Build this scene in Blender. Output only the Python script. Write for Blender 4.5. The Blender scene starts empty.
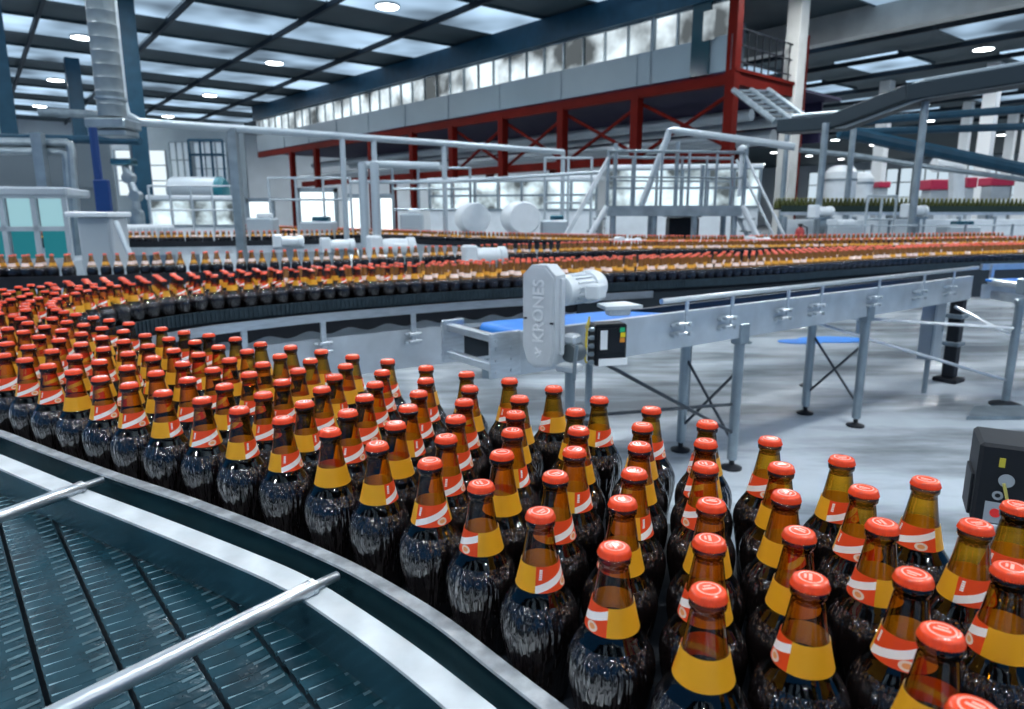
import bpy, bmesh, math, random
import numpy as np
from mathutils import Vector, Matrix
random.seed(7)
S = bpy.context.scene
COL = S.collection
PI = math.pi
# ---------------------------------------------------------------- camera model
F = 683.0; YH = 214.0; PITCH = math.atan((354.5 - YH) / F); H = 1.49
SP, CP = math.sin(PITCH), math.cos(PITCH)
def ray(x, y):
    u = (x - 512) / F; v = (y - 354.5) / F
    return Vector((u, CP - v * SP, -(SP + v * CP)))
def at(x, y, z):
    d = ray(x, y); t = (z - H) / d.z
    return Vector((0, 0, H)) + d * t
def atY(x, y, Y):
    d = ray(x, y); return Vector((0, 0, H)) + d * (Y / d.y)
E1 = Vector((-.6115, .791, 0)); E2 = Vector((.791, .6115, 0))
def hall(s, q, z): return E1 * s + E2 * q + Vector((0, 0, z))
def on_q(px, q):      # s of the vertical plane q where the pixel column px meets it (level ray)
    d = ray(px, YH); t = q / (d.x * E2.x + d.y * E2.y)
    return t * (d.x * E1.x + d.y * E1.y)
def on_s(px, s):
    d = ray(px, YH); t = s / (d.x * E1.x + d.y * E1.y)
    return t * (d.x * E2.x + d.y * E2.y)
# ---------------------------------------------------------------- materials
MATS = {}
def mat(name, col, rough=.5, metal=0., noise=0., nscale=8., bump=0., bscale=60., emit=None, estr=0., coat=0., stretch=(1, 1, 1), spec=.5):
    if name in MATS: return MATS[name]
    m = bpy.data.materials.new(name); m.use_nodes = True
    if not metal and max(col) < .12 and spec == .5: spec = .18
    if not metal and rough >= .4 and spec == .5: spec = .28
    nt = m.node_tree; b = nt.nodes['Principled BSDF']
    b.inputs['Base Color'].default_value = (*col, 1); b.inputs['Roughness'].default_value = rough
    b.inputs['Metallic'].default_value = metal; b.inputs['Coat Weight'].default_value = coat
    b.inputs['Specular IOR Level'].default_value = spec
    if emit: b.inputs['Emission Color'].default_value = (*emit, 1); b.inputs['Emission Strength'].default_value = estr
    if noise or bump:
        tc = nt.nodes.new('ShaderNodeTexCoord'); mp = nt.nodes.new('ShaderNodeMapping'); mp.inputs['Scale'].default_value = stretch
        nt.links.new(tc.outputs['Object'], mp.inputs['Vector'])
    if noise:
        n = nt.nodes.new('ShaderNodeTexNoise'); n.inputs['Scale'].default_value = nscale; n.inputs['Detail'].default_value = 6
        nt.links.new(mp.outputs[0], n.inputs['Vector'])
        r = nt.nodes.new('ShaderNodeMapRange'); r.inputs['From Min'].default_value = .3; r.inputs['From Max'].default_value = .7
        r.inputs['To Min'].default_value = 1 - noise; r.inputs['To Max'].default_value = 1 + noise
        nt.links.new(n.outputs['Fac'], r.inputs['Value'])
        mx = nt.nodes.new('ShaderNodeMix'); mx.data_type = 'RGBA'; mx.blend_type = 'MULTIPLY'; mx.inputs[0].default_value = 1
        mx.inputs[6].default_value = (*col, 1); nt.links.new(r.outputs[0], mx.inputs[7]); nt.links.new(mx.outputs[2], b.inputs['Base Color'])
    if bump:
        n2 = nt.nodes.new('ShaderNodeTexNoise'); n2.inputs['Scale'].default_value = bscale; n2.inputs['Detail'].default_value = 2
        nt.links.new(mp.outputs[0], n2.inputs['Vector'])
        bp = nt.nodes.new('ShaderNodeBump'); bp.inputs['Strength'].default_value = bump; bp.inputs['Distance'].default_value = .01
        nt.links.new(n2.outputs['Fac'], bp.inputs['Height']); nt.links.new(bp.outputs[0], b.inputs['Normal'])
    MATS[name] = m; return m
def glassy(name, tint, edge, gloss=.06, fres=1.45):
    m = bpy.data.materials.new(name); m.use_nodes = True; nt = m.node_tree; nt.nodes.clear()
    out = nt.nodes.new('ShaderNodeOutputMaterial'); t = nt.nodes.new('ShaderNodeBsdfTransparent'); g = nt.nodes.new('ShaderNodeBsdfGlossy')
    g.inputs['Roughness'].default_value = gloss; g.inputs['Color'].default_value = (1, 1, 1, 1)
    lw = nt.nodes.new('ShaderNodeLayerWeight'); lw.inputs['Blend'].default_value = .52
    mx = nt.nodes.new('ShaderNodeMix'); mx.data_type = 'RGBA'; mx.inputs[6].default_value = (*tint, 1); mx.inputs[7].default_value = (*edge, 1)
    nt.links.new(lw.outputs['Facing'], mx.inputs[0]); nt.links.new(mx.outputs[2], t.inputs['Color'])
    pw = nt.nodes.new('ShaderNodeMath'); pw.operation = 'POWER'; pw.inputs[1].default_value = 4.5; l2 = nt.nodes.new('ShaderNodeLayerWeight'); l2.inputs['Blend'].default_value = .5; nt.links.new(l2.outputs['Facing'], pw.inputs[0])
    fr = nt.nodes.new('ShaderNodeMath'); fr.operation = 'MULTIPLY_ADD'; fr.inputs[1].default_value = .75; fr.inputs[2].default_value = .045; nt.links.new(pw.outputs[0], fr.inputs[0])
    ms = nt.nodes.new('ShaderNodeMixShader'); nt.links.new(fr.outputs[0], ms.inputs[0]); nt.links.new(t.outputs[0], ms.inputs[1]); nt.links.new(g.outputs[0], ms.inputs[2])
    nt.links.new(ms.outputs[0], out.inputs['Surface']); return m
def glow(name, col, strength):
    m = bpy.data.materials.new(name); m.use_nodes = True; nt = m.node_tree; nt.nodes.clear()
    out = nt.nodes.new('ShaderNodeOutputMaterial'); e = nt.nodes.new('ShaderNodeEmission')
    e.inputs['Color'].default_value = (*col, 1); e.inputs['Strength'].default_value = strength
    nt.links.new(e.outputs[0], out.inputs['Surface']); return m

STEEL = mat('brushed_steel', (.60, .64, .67), .32, .9, .12, 14, .05, 90, stretch=(1, 1, 6))
PLATE = mat('steel_plate', (.56, .60, .63), .38, .75, .14, 6, .04, 60)
LEGSTEEL = mat('leg_steel', (.30, .35, .38), .3, .85, .2, 6)
RAILTOP = mat('rail_flange_steel', (.70, .74, .77), .34, .6, .28, 45, .2, 70)
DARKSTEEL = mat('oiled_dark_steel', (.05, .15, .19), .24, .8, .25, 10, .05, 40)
WHITEMETAL = mat('white_lacquer', (.64, .69, .72), .35, .1, .06, 5)
GREYPAINT = mat('grey_paint', (.33, .38, .42), .5, 0, .1, 3)
MIDGREY = mat('galvanised_grey', (.24, .29, .32), .38, .7, .2, 6)
DARKBLUE = mat('dark_blue_paint', (.012, .05, .085), .45, 0, .15, 3)
BLACK = mat('black_plastic', (.008, .010, .014), .45, 0, .2, 12, spec=.25)
RUBBER = mat('dark_guard_rubber', (.022, .036, .046), .42, 0, .2, 20)
CHAIN = mat('dark_chain_plate', (.008, .040, .056), .26, .25, .35, 26, .12, 90)
BELTGREY = mat('dark_conveyor_belt', (.012, .015, .02), .5, 0, .3, 30)
BLUEBELT = mat('blue_belt', (.02, .19, .62), .4, 0, .12, 10)
RED = mat('red_structural_paint', (.085, .005, .003), .6, 0, .15, 2, spec=.06)
CAPMAT = None
# ---------------------------------------------------------------- mesh builder
class MB:
    def __init__(s): s.v = []; s.f = []; s.mi = []
    def add(s, vs, fs, m=0):
        b = len(s.v); s.v += [tuple(v) for v in vs]
        for f in fs: s.f.append(tuple(b + i for i in f)); s.mi.append(m)
    def box(s, c, size, ax=None, m=0, bev=0.0):
        c = Vector(c); ax = ax or (Vector((1, 0, 0)), Vector((0, 1, 0)), Vector((0, 0, 1)))
        h = [x / 2 for x in size]; b = min(bev, *[x * .45 for x in h]) if bev else 0
        if not b:
            vs = [c + ax[0] * (i * h[0]) + ax[1] * (j * h[1]) + ax[2] * (k * h[2]) for i in (-1, 1) for j in (-1, 1) for k in (-1, 1)]
            s.add(vs, [(0, 1, 3, 2), (4, 6, 7, 5), (0, 4, 5, 1), (2, 3, 7, 6), (0, 2, 6, 4), (1, 5, 7, 3)], m); return
        # chamfered box: 24 vertices
        idx = {}; vs = []
        for i in (-1, 1):
            for j in (-1, 1):
                for k in (-1, 1):
                    for a in range(3):
                        o = [i * h[0], j * h[1], k * h[2]]
                        for t in range(3):
                            if t != a: o[t] -= (i, j, k)[t] * b
                        idx[(i, j, k, a)] = len(vs); vs.append(c + ax[0] * o[0] + ax[1] * o[1] + ax[2] * o[2])
        fs = []
        for a in range(3):
            u, w = [t for t in range(3) if t != a]
            for sg in (-1, 1):
                q = []
                for (p, r) in ((-1, -1), (1, -1), (1, 1), (-1, 1)):
                    k = [0, 0, 0]; k[a] = sg; k[u] = p; k[w] = r; q.append(idx[(*k, a)])
                fs.append(tuple(q))
        for a in range(3):
            u, w = [t for t in range(3) if t != a]
            for p in (-1, 1):
                for r in (-1, 1):
                    k0 = [0, 0, 0]; k0[u] = p; k0[w] = r; k1 = list(k0); k0[a] = -1; k1[a] = 1
                    fs.append((idx[(*k0, u)], idx[(*k1, u)], idx[(*k1, w)], idx[(*k0, w)]))
        for i in (-1, 1):
            for j in (-1, 1):
                for k in (-1, 1): fs.append(tuple(idx[(i, j, k, a)] for a in range(3)))
        s.add(vs, fs, m)
    def tube(s, p0, p1, r, n=12, m=0, r1=None, caps=True):
        p0 = Vector(p0); p1 = Vector(p1); d = (p1 - p0).normalized(); r1 = r if r1 is None else r1
        a = d.orthogonal().normalized(); b = d.cross(a)
        vs = [p + (a * math.cos(2 * PI * i / n) + b * math.sin(2 * PI * i / n)) * rr for p, rr in ((p0, r), (p1, r1)) for i in range(n)]
        fs = [(i, (i + 1) % n, n + (i + 1) % n, n + i) for i in range(n)]
        if caps: fs += [tuple(range(n - 1, -1, -1)), tuple(range(n, 2 * n))]
        s.add(vs, fs, m)
    def path(s, pts, r, n=10, m=0):
        pts = [Vector(p) for p in pts]; vs = []; a = None
        for i, p in enumerate(pts):
            d = (pts[min(i + 1, len(pts) - 1)] - pts[max(i - 1, 0)]).normalized()
            a = d.orthogonal().normalized() if a is None else (a - d * a.dot(d)).normalized()
            b = d.cross(a)
            vs += [p + (a * math.cos(2 * PI * k / n) + b * math.sin(2 * PI * k / n)) * r for k in range(n)]
        fs = [(i * n + k, i * n + (k + 1) % n, (i + 1) * n + (k + 1) % n, (i + 1) * n + k) for i in range(len(pts) - 1) for k in range(n)]
        fs += [tuple(range(n - 1, -1, -1)), tuple(range((len(pts) - 1) * n, len(pts) * n))]
        s.add(vs, fs, m)
    def lathe(s, prof, n=24, c=(0, 0, 0), mfun=None, axis=None):
        c = Vector(c); rings = []
        A = axis or (Vector((1, 0, 0)), Vector((0, 1, 0)), Vector((0, 0, 1)))
        base = len(s.v)
        for (r, z) in prof:
            for i in range(n):
                t = 2 * PI * i / n
                s.v.append(tuple(c + A[0] * (r * math.cos(t)) + A[1] * (r * math.sin(t)) + A[2] * z))
        for j in range(len(prof) - 1):
            mi = mfun((prof[j][1] + prof[j + 1][1]) / 2) if mfun else 0
            for i in range(n):
                s.f.append((base + j * n + i, base + j * n + (i + 1) % n, base + (j + 1) * n + (i + 1) % n, base + (j + 1) * n + i)); s.mi.append(mi)
        if prof[0][0] > 1e-5: s.f.append(tuple(base + i for i in range(n - 1, -1, -1))); s.mi.append(mfun(prof[0][1]) if mfun else 0)
        if prof[-1][0] > 1e-5: s.f.append(tuple(base + (len(prof) - 1) * n + i for i in range(n))); s.mi.append(mfun(prof[-1][1]) if mfun else 0)
    def sweep(s, pts, prof, m=0):
        """closed profile [(offset to the left of travel, z)] along an XY polyline"""
        N = len(prof); base = len(s.v)
        for i, p in enumerate(pts):
            a = Vector(pts[max(i - 1, 0)][:2]); b = Vector(pts[min(i + 1, len(pts) - 1)][:2]); d = (b - a).normalized(); nrm = Vector((-d.y, d.x))
            for (o, z) in prof: s.v.append((p[0] + nrm.x * o, p[1] + nrm.y * o, z))
        for i in range(len(pts) - 1):
            for k in range(N):
                s.f.append((base + i * N + k, base + i * N + (k + 1) % N, base + (i + 1) * N + (k + 1) % N, base + (i + 1) * N + k)); s.mi.append(m)
        s.f.append(tuple(base + k for k in range(N - 1, -1, -1))); s.mi.append(m)
        s.f.append(tuple(base + (len(pts) - 1) * N + k for k in range(N))); s.mi.append(m)
    def prism(s, poly, z0, z1, m=0, fr=None):
        """polygon extruded: fr=(origin,u,v,w) maps (a,b,z)->origin+u*a+v*b+w*z"""
        if fr is None: fr = (Vector((0, 0, 0)), Vector((1, 0, 0)), Vector((0, 1, 0)), Vector((0, 0, 1)))
        n = len(poly); vs = [fr[0] + fr[1] * a + fr[2] * b + fr[3] * z for z in (z0, z1) for (a, b) in poly]
        s.add(vs, [tuple(range(n - 1, -1, -1)), tuple(range(n, 2 * n))] + [(i, (i + 1) % n, n + (i + 1) % n, n + i) for i in range(n)], m)
    def mesh(s, name, mats, smooth=False, angle=35):
        me = bpy.data.meshes.new(name); me.from_pydata(s.v, [], s.f); me.update()
        for m in (mats if isinstance(mats, (list, tuple)) else [mats]): me.materials.append(m)
        me.polygons.foreach_set('material_index', s.mi)
        bm = bmesh.new(); bm.from_mesh(me); bmesh.ops.recalc_face_normals(bm, faces=bm.faces)
        if smooth:
            for f in bm.faces: f.smooth = True
            for e in bm.edges:
                if len(e.link_faces) == 2 and e.calc_face_angle(0) > math.radians(angle): e.smooth = False
        bm.to_mesh(me); bm.free(); return me
    def build(s, name, mats, parent=None, smooth=True, angle=35):
        o = bpy.data.objects.new(name, s.mesh(name, mats, smooth, angle)); COL.objects.link(o)
        if parent is not None:
            o.parent = parent; o.matrix_parent_inverse = Matrix.Translation(-parent.location) if parent.rotation_euler.z == 0 else parent.matrix_basis.inverted()
        return o
def tag(o, label=None, cat=None, group=None, kind=None):
    if label: o['label'] = label
    if cat: o['category'] = cat
    if group: o['group'] = group
    if kind: o['kind'] = kind
    return o
def thing(name, label, cat, loc=(0, 0, 0), group=None):
    o = bpy.data.objects.new(name, None); COL.objects.link(o); o.location = loc; o.empty_display_size = .1
    return tag(o, label, cat, group)
def one(name, fn, m, label, cat, group=None):
    b = MB(); fn(b); return tag(b.build(name, m), label, cat, group)
def struct(name, b, m, label=None): return tag(b.build(name, m), label, None, None, 'structure')
def crom(pts, k=8):
    P = [Vector(p[:2]) for p in pts]; P = [P[0] * 2 - P[1]] + P + [P[-1] * 2 - P[-2]]; out = []
    for i in range(1, len(P) - 2):
        for j in range(k):
            t = j / k
            out.append(.5 * ((2 * P[i]) + (P[i + 1] - P[i - 1]) * t + (2 * P[i - 1] - 5 * P[i] + 4 * P[i + 1] - P[i + 2]) * t * t + (3 * P[i] - P[i - 1] - 3 * P[i + 1] + P[i + 2]) * t ** 3))
    out.append(P[-2]); return out
def resample(pts, step):
    out = [pts[0]]; acc = 0
    for a, b in zip(pts, pts[1:]):
        L = (b - a).length; t = step - acc
        while t <= L: out.append(a + (b - a) * (t / L)); t += step
        acc = (acc + L) % step
    return out
def offs(pts, o):
    r = []
    for i, p in enumerate(pts):
        d = (pts[min(i + 1, len(pts) - 1)] - pts[max(i - 1, 0)]).normalized(); r.append(p + Vector((-d.y, d.x)) * o)
    return r
Z = Vector((0, 0, 1))
def V3(p, z): return Vector((p[0], p[1], z))

# ================================================================ SETTING
b = MB()
b.prism([tuple(hall(s, q, 0)[:2]) for s, q in ((-14, -16), (-14, 86), (57, 86), (57, -16))], -.12, 0)
FLOORM = mat('floor_screed', (.42, .47, .51), .24, 0, .20, 1.3, .02, 50)
def floorwear():      # worn and scuffed darker streaks in the screed
    nt = FLOORM.node_tree; bs = nt.nodes['Principled BSDF']; src = bs.inputs['Base Color'].links[0].from_socket
    tc = nt.nodes.new('ShaderNodeTexCoord'); mp = nt.nodes.new('ShaderNodeMapping'); mp.inputs['Scale'].default_value = (.35, 1.5, 1); mp.inputs['Rotation'].default_value = (0, 0, -.55)
    nt.links.new(tc.outputs['Object'], mp.inputs['Vector']); n = nt.nodes.new('ShaderNodeTexNoise'); n.inputs['Scale'].default_value = 1.0; n.inputs['Detail'].default_value = 7; n.inputs['Roughness'].default_value = .62
    nt.links.new(mp.outputs[0], n.inputs['Vector']); r = nt.nodes.new('ShaderNodeMapRange'); r.inputs['From Min'].default_value = .42; r.inputs['From Max'].default_value = .58; r.inputs['To Min'].default_value = .42; r.inputs['To Max'].default_value = 1.06
    nt.links.new(n.outputs['Fac'], r.inputs['Value']); mx = nt.nodes.new('ShaderNodeMix'); mx.data_type = 'RGBA'; mx.blend_type = 'MULTIPLY'; mx.inputs[0].default_value = 1
    nt.links.new(src, mx.inputs[6]); nt.links.new(r.outputs[0], mx.inputs[7]); nt.links.new(mx.outputs[2], bs.inputs['Base Color'])
floorwear()
struct('floor', b, FLOORM, 'pale grey polished concrete floor')
ROOF = mat('roof_sheet', (.045, .068, .082), .6, 0, .18, .8)
b = MB(); b.prism([tuple(hall(s, q, 0)[:2]) for s, q in ((-14, -16), (-14, 86), (57, 86), (57, -16))], 7.6, 7.8)
struct('ceiling', b, ROOF, 'dark sheet roof over the hall')
WALLM = mat('wall_panel', (.62, .68, .72), .6, 0, .08, .6)
b = MB(); b.box(hall(57.2, 35, 3.9), (.3, 103, 7.8), (E1, E2, Z)); struct('wall_back', b, WALLM, 'pale far end wall of the hall')
b = MB(); b.box(hall(21.5, 86.2, 3.9), (72, .3, 7.8), (E1, E2, Z)); struct('wall_right', b, WALLM, 'pale far side wall of the hall')
SKY = glow('skylight_daylight', (.52, .74, .98), .62)
def skymat():
    nt = SKY.node_tree; e = nt.nodes['Emission']; tc = nt.nodes.new('ShaderNodeTexCoord'); n = nt.nodes.new('ShaderNodeTexNoise'); n.inputs['Scale'].default_value = .35
    r = nt.nodes.new('ShaderNodeMapRange'); r.inputs['From Min'].default_value = .3; r.inputs['From Max'].default_value = .7; r.inputs['To Min'].default_value = .15; r.inputs['To Max'].default_value = 1.15
    nt.links.new(tc.outputs['Object'], n.inputs['Vector']); nt.links.new(n.outputs['Fac'], r.inputs['Value']); nt.links.new(r.outputs[0], e.inputs['Strength'])
skymat()
FRAMEM = mat('skylight_frame', (.05, .08, .10), .5)
wn = 0
for k in range(-4, 11):
    for j in range(-5, 14):
        s = 4.8 * k + 4.7; q = 5.6 + 3.3 * (j - 1) + 1.65
        if q > 15 and s > 12 and q < 23: continue
        if q > 15 and (k + j) % 2: continue
        if q < -8 and s > 20: continue
        if q > 40 and s < 0: continue
        wn += 1; b = MB(); b.box(hall(s, q, 7.57), (2.5, 3.22, .05), (E1, E2, Z), 0)
        for e in (-1, 1): b.box(hall(s + e * 1.28, q, 7.56), (.07, 3.26, .09), (E1, E2, Z), 1)
        struct('window_%d' % wn, b, [SKY, FRAMEM])
for j in range(-5, 16):
    q = 5.6 + 3.3 * (j - 1); b = MB(); s0, s1 = (-12, 56)
    b.box(hall((s0 + s1) / 2, q, 7.42), (s1 - s0, .05, .16), (E1, E2, Z)); b.box(hall((s0 + s1) / 2, q, 7.335), (s1 - s0, .10, .02), (E1, E2, Z))
    if 15 < q < 23: continue
    struct('trim_%d' % (j + 6), b, mat('dark_purlin', (.012, .022, .034), .6))
WALLGLOW = glow('added_wall_glow', (.72, .88, 1.0), .75)  # glowing panes added to brighten the dark far side wall
for i in range(9):
    b = MB(); q = hall(1 + i * 5.6, 86.0, 4.2); b.box(q, (5.4, .06, 5.0), (E1, E2, Z), 0)
    for e in (-2.7, -1.35, 0, 1.35, 2.7): b.box(q + E1 * e - E2 * .05, (.14, .1, 5.1), (E1, E2, Z), 1)
    for e in (-2.5, -.8, .9, 2.5): b.box(q + Z * e - E2 * .05, (5.5, .1, .12), (E1, E2, Z), 1)
    struct('window_%d' % (900 + i), b, [WALLGLOW, GREYPAINT])
# round high-bay lamps
LAMPE = glow('lamp_diffuser_glow', (.95, .98, 1.0), 14)
ln = 0; proto = None
names = ['first', 'second', 'third', 'fourth', 'fifth', 'sixth', 'seventh', 'eighth', 'ninth', 'tenth']
for k in range(-1, 6):
    for j in range(-2, 12):
        s = 9.63 * k; q = 3.7 + 6.6 * j
        if s == 0: s = .2
        if q > 15 and q < 22.5 and s > 12: continue
        if q > 22 and s < -5 or q < -6 and s > 25: continue
        loc = hall(s + (0 if q < 20 else 1.0), q, 7.40)
        if proto is None:
            t = thing('ceiling_lamp', '', 'lamp', loc)
            b = MB(); b.lathe([(.34, 0), (.36, .02), (.36, .06), (.18, .09), (.10, .12), (.05, .14)], 20, (0, 0, 0)); hz = b.build('lamp_housing', GREYPAINT)
            b = MB(); b.lathe([(.31, -.012), (.33, -.004), (.33, .0)], 20, (0, 0, 0)); df = b.build('lamp_diffuser', LAMPE)
            b = MB(); b.tube((0, 0, .14), (0, 0, .165), .015, 6); rd = b.build('hanger', GREYPAINT)
            for c in (hz, df, rd): c.parent = t
            proto = (t, (hz, df, rd))
        else:
            t = proto[0].copy(); COL.objects.link(t); t.location = loc
            for c in proto[1]:
                d = c.copy(); COL.objects.link(d); d.parent = t
        ln += 1
        d = (t.location - Vector((0, 0, H))); cz = d.y * CP - d.z * SP
        px = 512 + F * d.x / cz if cz > .1 else -999
        py = 354.5 + F * (-d.z * CP - d.y * SP) / cz if cz > .1 else -999
        vis = -20 < px < 1044 and -20 < py
        t['label'] = ('round white ceiling lamp, %s from camera in the %s row across the hall' % (names[max(k, 0)], names[min(j + 2, 9)])) if vis else 'round white ceiling lamp hanging overhead outside the view'
        t['group'] = 'round lamps under the roof'
        if q < 58 and s < 50:
            L = bpy.data.lights.new('lamp_light', 'AREA'); L.shape = 'DISK'; L.size = .62; L.energy = 225; L.color = (.96, .98, 1.0)
            lo = bpy.data.objects.new('lamp_light', L); COL.objects.link(lo); lo.location = loc - Z * .05
# daylight coming down through the skylight strips
for (s, q, w, h) in ((-1, 2, 9, 9), (10, 3, 9, 9), (10, 13, 9, 9), (-1, 13, 9, 9), (21, 5, 9, 12)):
    L = bpy.data.lights.new('skylight_light', 'AREA'); L.shape = 'RECTANGLE'; L.size = w; L.size_y = h; L.energy = 90; L.color = (.70, .86, 1.0)
    lo = bpy.data.objects.new('skylight_light', L); COL.objects.link(lo); lo.location = hall(s, q, 7.2); lo.rotation_euler = (0, 0, math.atan2(E1.y, E1.x))
Wd = bpy.data.worlds.new('daylight'); S.world = Wd; Wd.use_nodes = True
Wd.node_tree.nodes['Background'].inputs[0].default_value = (.07, .36, .85, 1); Wd.node_tree.nodes['Background'].inputs[1].default_value = .42

# ================================================================ CAMERA
cam = bpy.data.cameras.new('camera'); cam.sensor_width = 36; cam.lens = F * 36 / 1024; cam.clip_end = 300; cam.clip_start = .02
co = bpy.data.objects.new('camera', cam); COL.objects.link(co); co.location = (0, 0, H); co.rotation_euler = (PI / 2 - PITCH, 0, 0)
cam.dof.use_dof = True; cam.dof.focus_distance = .92; cam.dof.aperture_fstop = 7.5
S.camera = co
S.view_settings.view_transform = 'Standard'; S.view_settings.look = 'None'; S.view_settings.gamma = 1; S.view_settings.exposure = .18
S.cycles.transparent_max_bounces = 24; S.cycles.max_bounces = 8; S.cycles.use_denoising = True; S.cycles.sample_clamp_indirect = 6

# ================================================================ BOTTLE CONVEYOR AND ITS CURVES
BZ = 1.0
FRONT = crom([(.70, -.12), (.54, .06), (.37, .235), (.235, .395), (.155, .491), (.092, .562), (.028, .636), (-.034, .709), (-.103, .777), (-.175, .840), (-.253, .898), (-.335, .955), (-.418, 1.009), (-.5, 1.061), (-.587, 1.112), (-.672, 1.163), (-.836, 1.266), (-1.0, 1.372), (-1.10, 1.435), (-1.45, 1.68), (-1.83, 2.02), (-2.06, 2.4), (-2.10, 2.8), (-1.98, 3.12), (-1.80, 3.38), (-1.5, 3.66), (-1.14, 3.98), (-.58, 4.37), (-.05, 4.67), (.56, 4.95), (1.15, 5.22), (1.82, 5.58), (2.8, 6.22), (4.05, 6.91), (6.8, 7.97)], 6)
INNER = crom([(1.06, .0), (.86, .235), (.69, .445), (.56, .60), (.518, .651), (.463, .719), (.402, .789), (.342, .862), (.279, .936), (.214, 1.004), (.141, 1.072), (.072, 1.135), (-.005, 1.193), (-.085, 1.249), (-.168, 1.303), (-.252, 1.358), (-.336, 1.409), (-.417, 1.463), (-.499, 1.511), (-.582, 1.558), (-.665, 1.613), (-.751, 1.664), (-.918, 1.765), (-1.12, 1.895), (-1.40, 2.10), (-1.58, 2.33), (-1.66, 2.6), (-1.64, 2.9), (-1.52, 3.18), (-1.3, 3.42), (-1.0, 3.68), (-.43, 4.06), (.1, 4.34), (.7, 4.62), (1.3, 4.89), (2.0, 5.26), (3.0, 5.90), (4.26, 6.58), (7.0, 7.63)], 6)
conv = thing('bottle_conveyor', 'long curved steel conveyor carrying the dense stream of orange-capped bottles around its bend', 'conveyor', (0, 0, 0))
def strip_between(b, A, B, z0, z1, n=220):
    def rs(P):
        L = [0]
        for p, q in zip(P, P[1:]): L.append(L[-1] + (q - p).length)
        out = []; j = 0
        for i in range(n + 1):
            t = L[-1] * i / n
            while j < len(L) - 2 and L[j + 1] < t: j += 1
            u = (t - L[j]) / max(1e-9, L[j + 1] - L[j]); out.append(P[j] + (P[j + 1] - P[j]) * u)
        return out
    a, c = rs(A), rs(B); base = len(b.v)
    for p, q in zip(a, c): b.v += [(p.x, p.y, z1), (q.x, q.y, z1), (q.x, q.y, z0), (p.x, p.y, z0)]
    for i in range(n):
        for k in range(4):
            b.f.append((base + i * 4 + k, base + i * 4 + (k + 1) % 4, base + (i + 1) * 4 + (k + 1) % 4, base + (i + 1) * 4 + k)); b.mi.append(0)
# same-parameter pairing of the two edges: split at the apex of the bend
def nearest_i(P, x, y): return min(range(len(P)), key=lambda i: (P[i].x - x) ** 2 + (P[i].y - y) ** 2)
fo = offs(FRONT, .043); io = offs(INNER, -.043)
cut = [((.70, -.12), (1.06, 0)), ((-.5, 1.06), (-.252, 1.358)), ((-2.08, 2.5), (-1.66, 2.6)), ((-.58, 4.37), (-.43, 4.06)), ((6.8, 7.97), (7.0, 7.63))]
b = MB()
for (a0, b0), (a1, b1) in zip(cut, cut[1:]):
    i0, i1 = nearest_i(FRONT, *a0), nearest_i(FRONT, *a1); j0, j1 = nearest_i(INNER, *b0), nearest_i(INNER, *b1)
    strip_between(b, fo[i0:i1 + 1], io[j0:j1 + 1], .965, BZ, 60)
b.build('conveyor_belt', BELTGREY, conv)
# outer guide rail: bent sheet with a bright top flange
b = MB(); b.sweep(FRONT, [(.045, .955), (.045, 1.052), (.063, 1.052), (.063, 1.048), (.049, 1.048), (.049, .955)])
tag(b.build('guide_rail', RAILTOP, conv), 'bright steel guide rail flange')
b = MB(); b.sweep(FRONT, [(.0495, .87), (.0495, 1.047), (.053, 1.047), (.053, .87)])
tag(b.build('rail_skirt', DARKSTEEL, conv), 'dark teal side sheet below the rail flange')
# inner bend: ribbed dark guard, flat bar on posts, return chain, frame plate
k0 = nearest_i(INNER, -.90, 1.75); MI = INNER[k0:]
b = MB(); b.sweep(MI, [(-.047, .985), (-.047, 1.04), (-.054, 1.04), (-.054, .985)])
for p in resample(MI[:40], .022) if False else []: pass
rp = resample(MI, .024)
for i in range(1, min(len(rp) - 1, 210)):
    d = (rp[i + 1] - rp[i - 1]).normalized(); n = Vector((-d.y, d.x)); c = rp[i] - n * .056
    b.box(V3(c, 1.0125), (.010, .006, .052), (V3(d, 0), V3(n, 0), Z))
tag(b.build('ribbed_guard', RUBBER, conv), 'black ribbed guard strip along the inside of the bend')
k1 = nearest_i(INNER, -1.66, 2.6); MP = INNER[k1:]
b = MB(); b.sweep(MP[:nearest_i(MP, 1.0, 4.73)], [(-.115, .938), (-.115, .982), (-.135, .982), (-.135, .938)]); b.build('side_rail', STEEL, conv)
b = MB(); pts = resample(MP, .02)
N = 0
for i in range(len(pts) - 1):
    pass
base = len(b.v)
for i, p in enumerate(pts):
    d = (pts[min(i + 1, len(pts) - 1)] - pts[max(i - 1, 0)]).normalized(); n = Vector((-d.y, d.x)); w = .012 * math.sin(i * .55)
    for (o, z) in ((-.03, .963), (-.05, .963), (-.05, .87 + w), (-.03, .87 + w)): b.v.append((p.x + n.x * o, p.y + n.y * o, z))
for i in range(len(pts) - 1):
    for k in range(4): b.f.append((base + i * 4 + k, base + i * 4 + (k + 1) % 4, base + (i + 1) * 4 + (k + 1) % 4, base + (i + 1) * 4 + k)); b.mi.append(0)
b.build('return_chain', BLACK, conv)
kx = nearest_i(MP, .45, 4.5); b = MB(); b.sweep(MP[:kx], [(-.085, .62), (-.085, .845), (-.092, .845), (-.092, .62)]); b.build('frame_plate', PLATE, conv)
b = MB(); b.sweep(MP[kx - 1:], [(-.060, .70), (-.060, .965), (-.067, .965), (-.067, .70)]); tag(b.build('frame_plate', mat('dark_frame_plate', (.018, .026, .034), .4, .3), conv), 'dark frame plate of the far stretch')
b = MB(); b.sweep(offs(MP, .36), [(0, .63), (0, .885), (-.007, .885), (-.007, .63)]); b.build('frame_plate', PLATE, conv)
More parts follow.
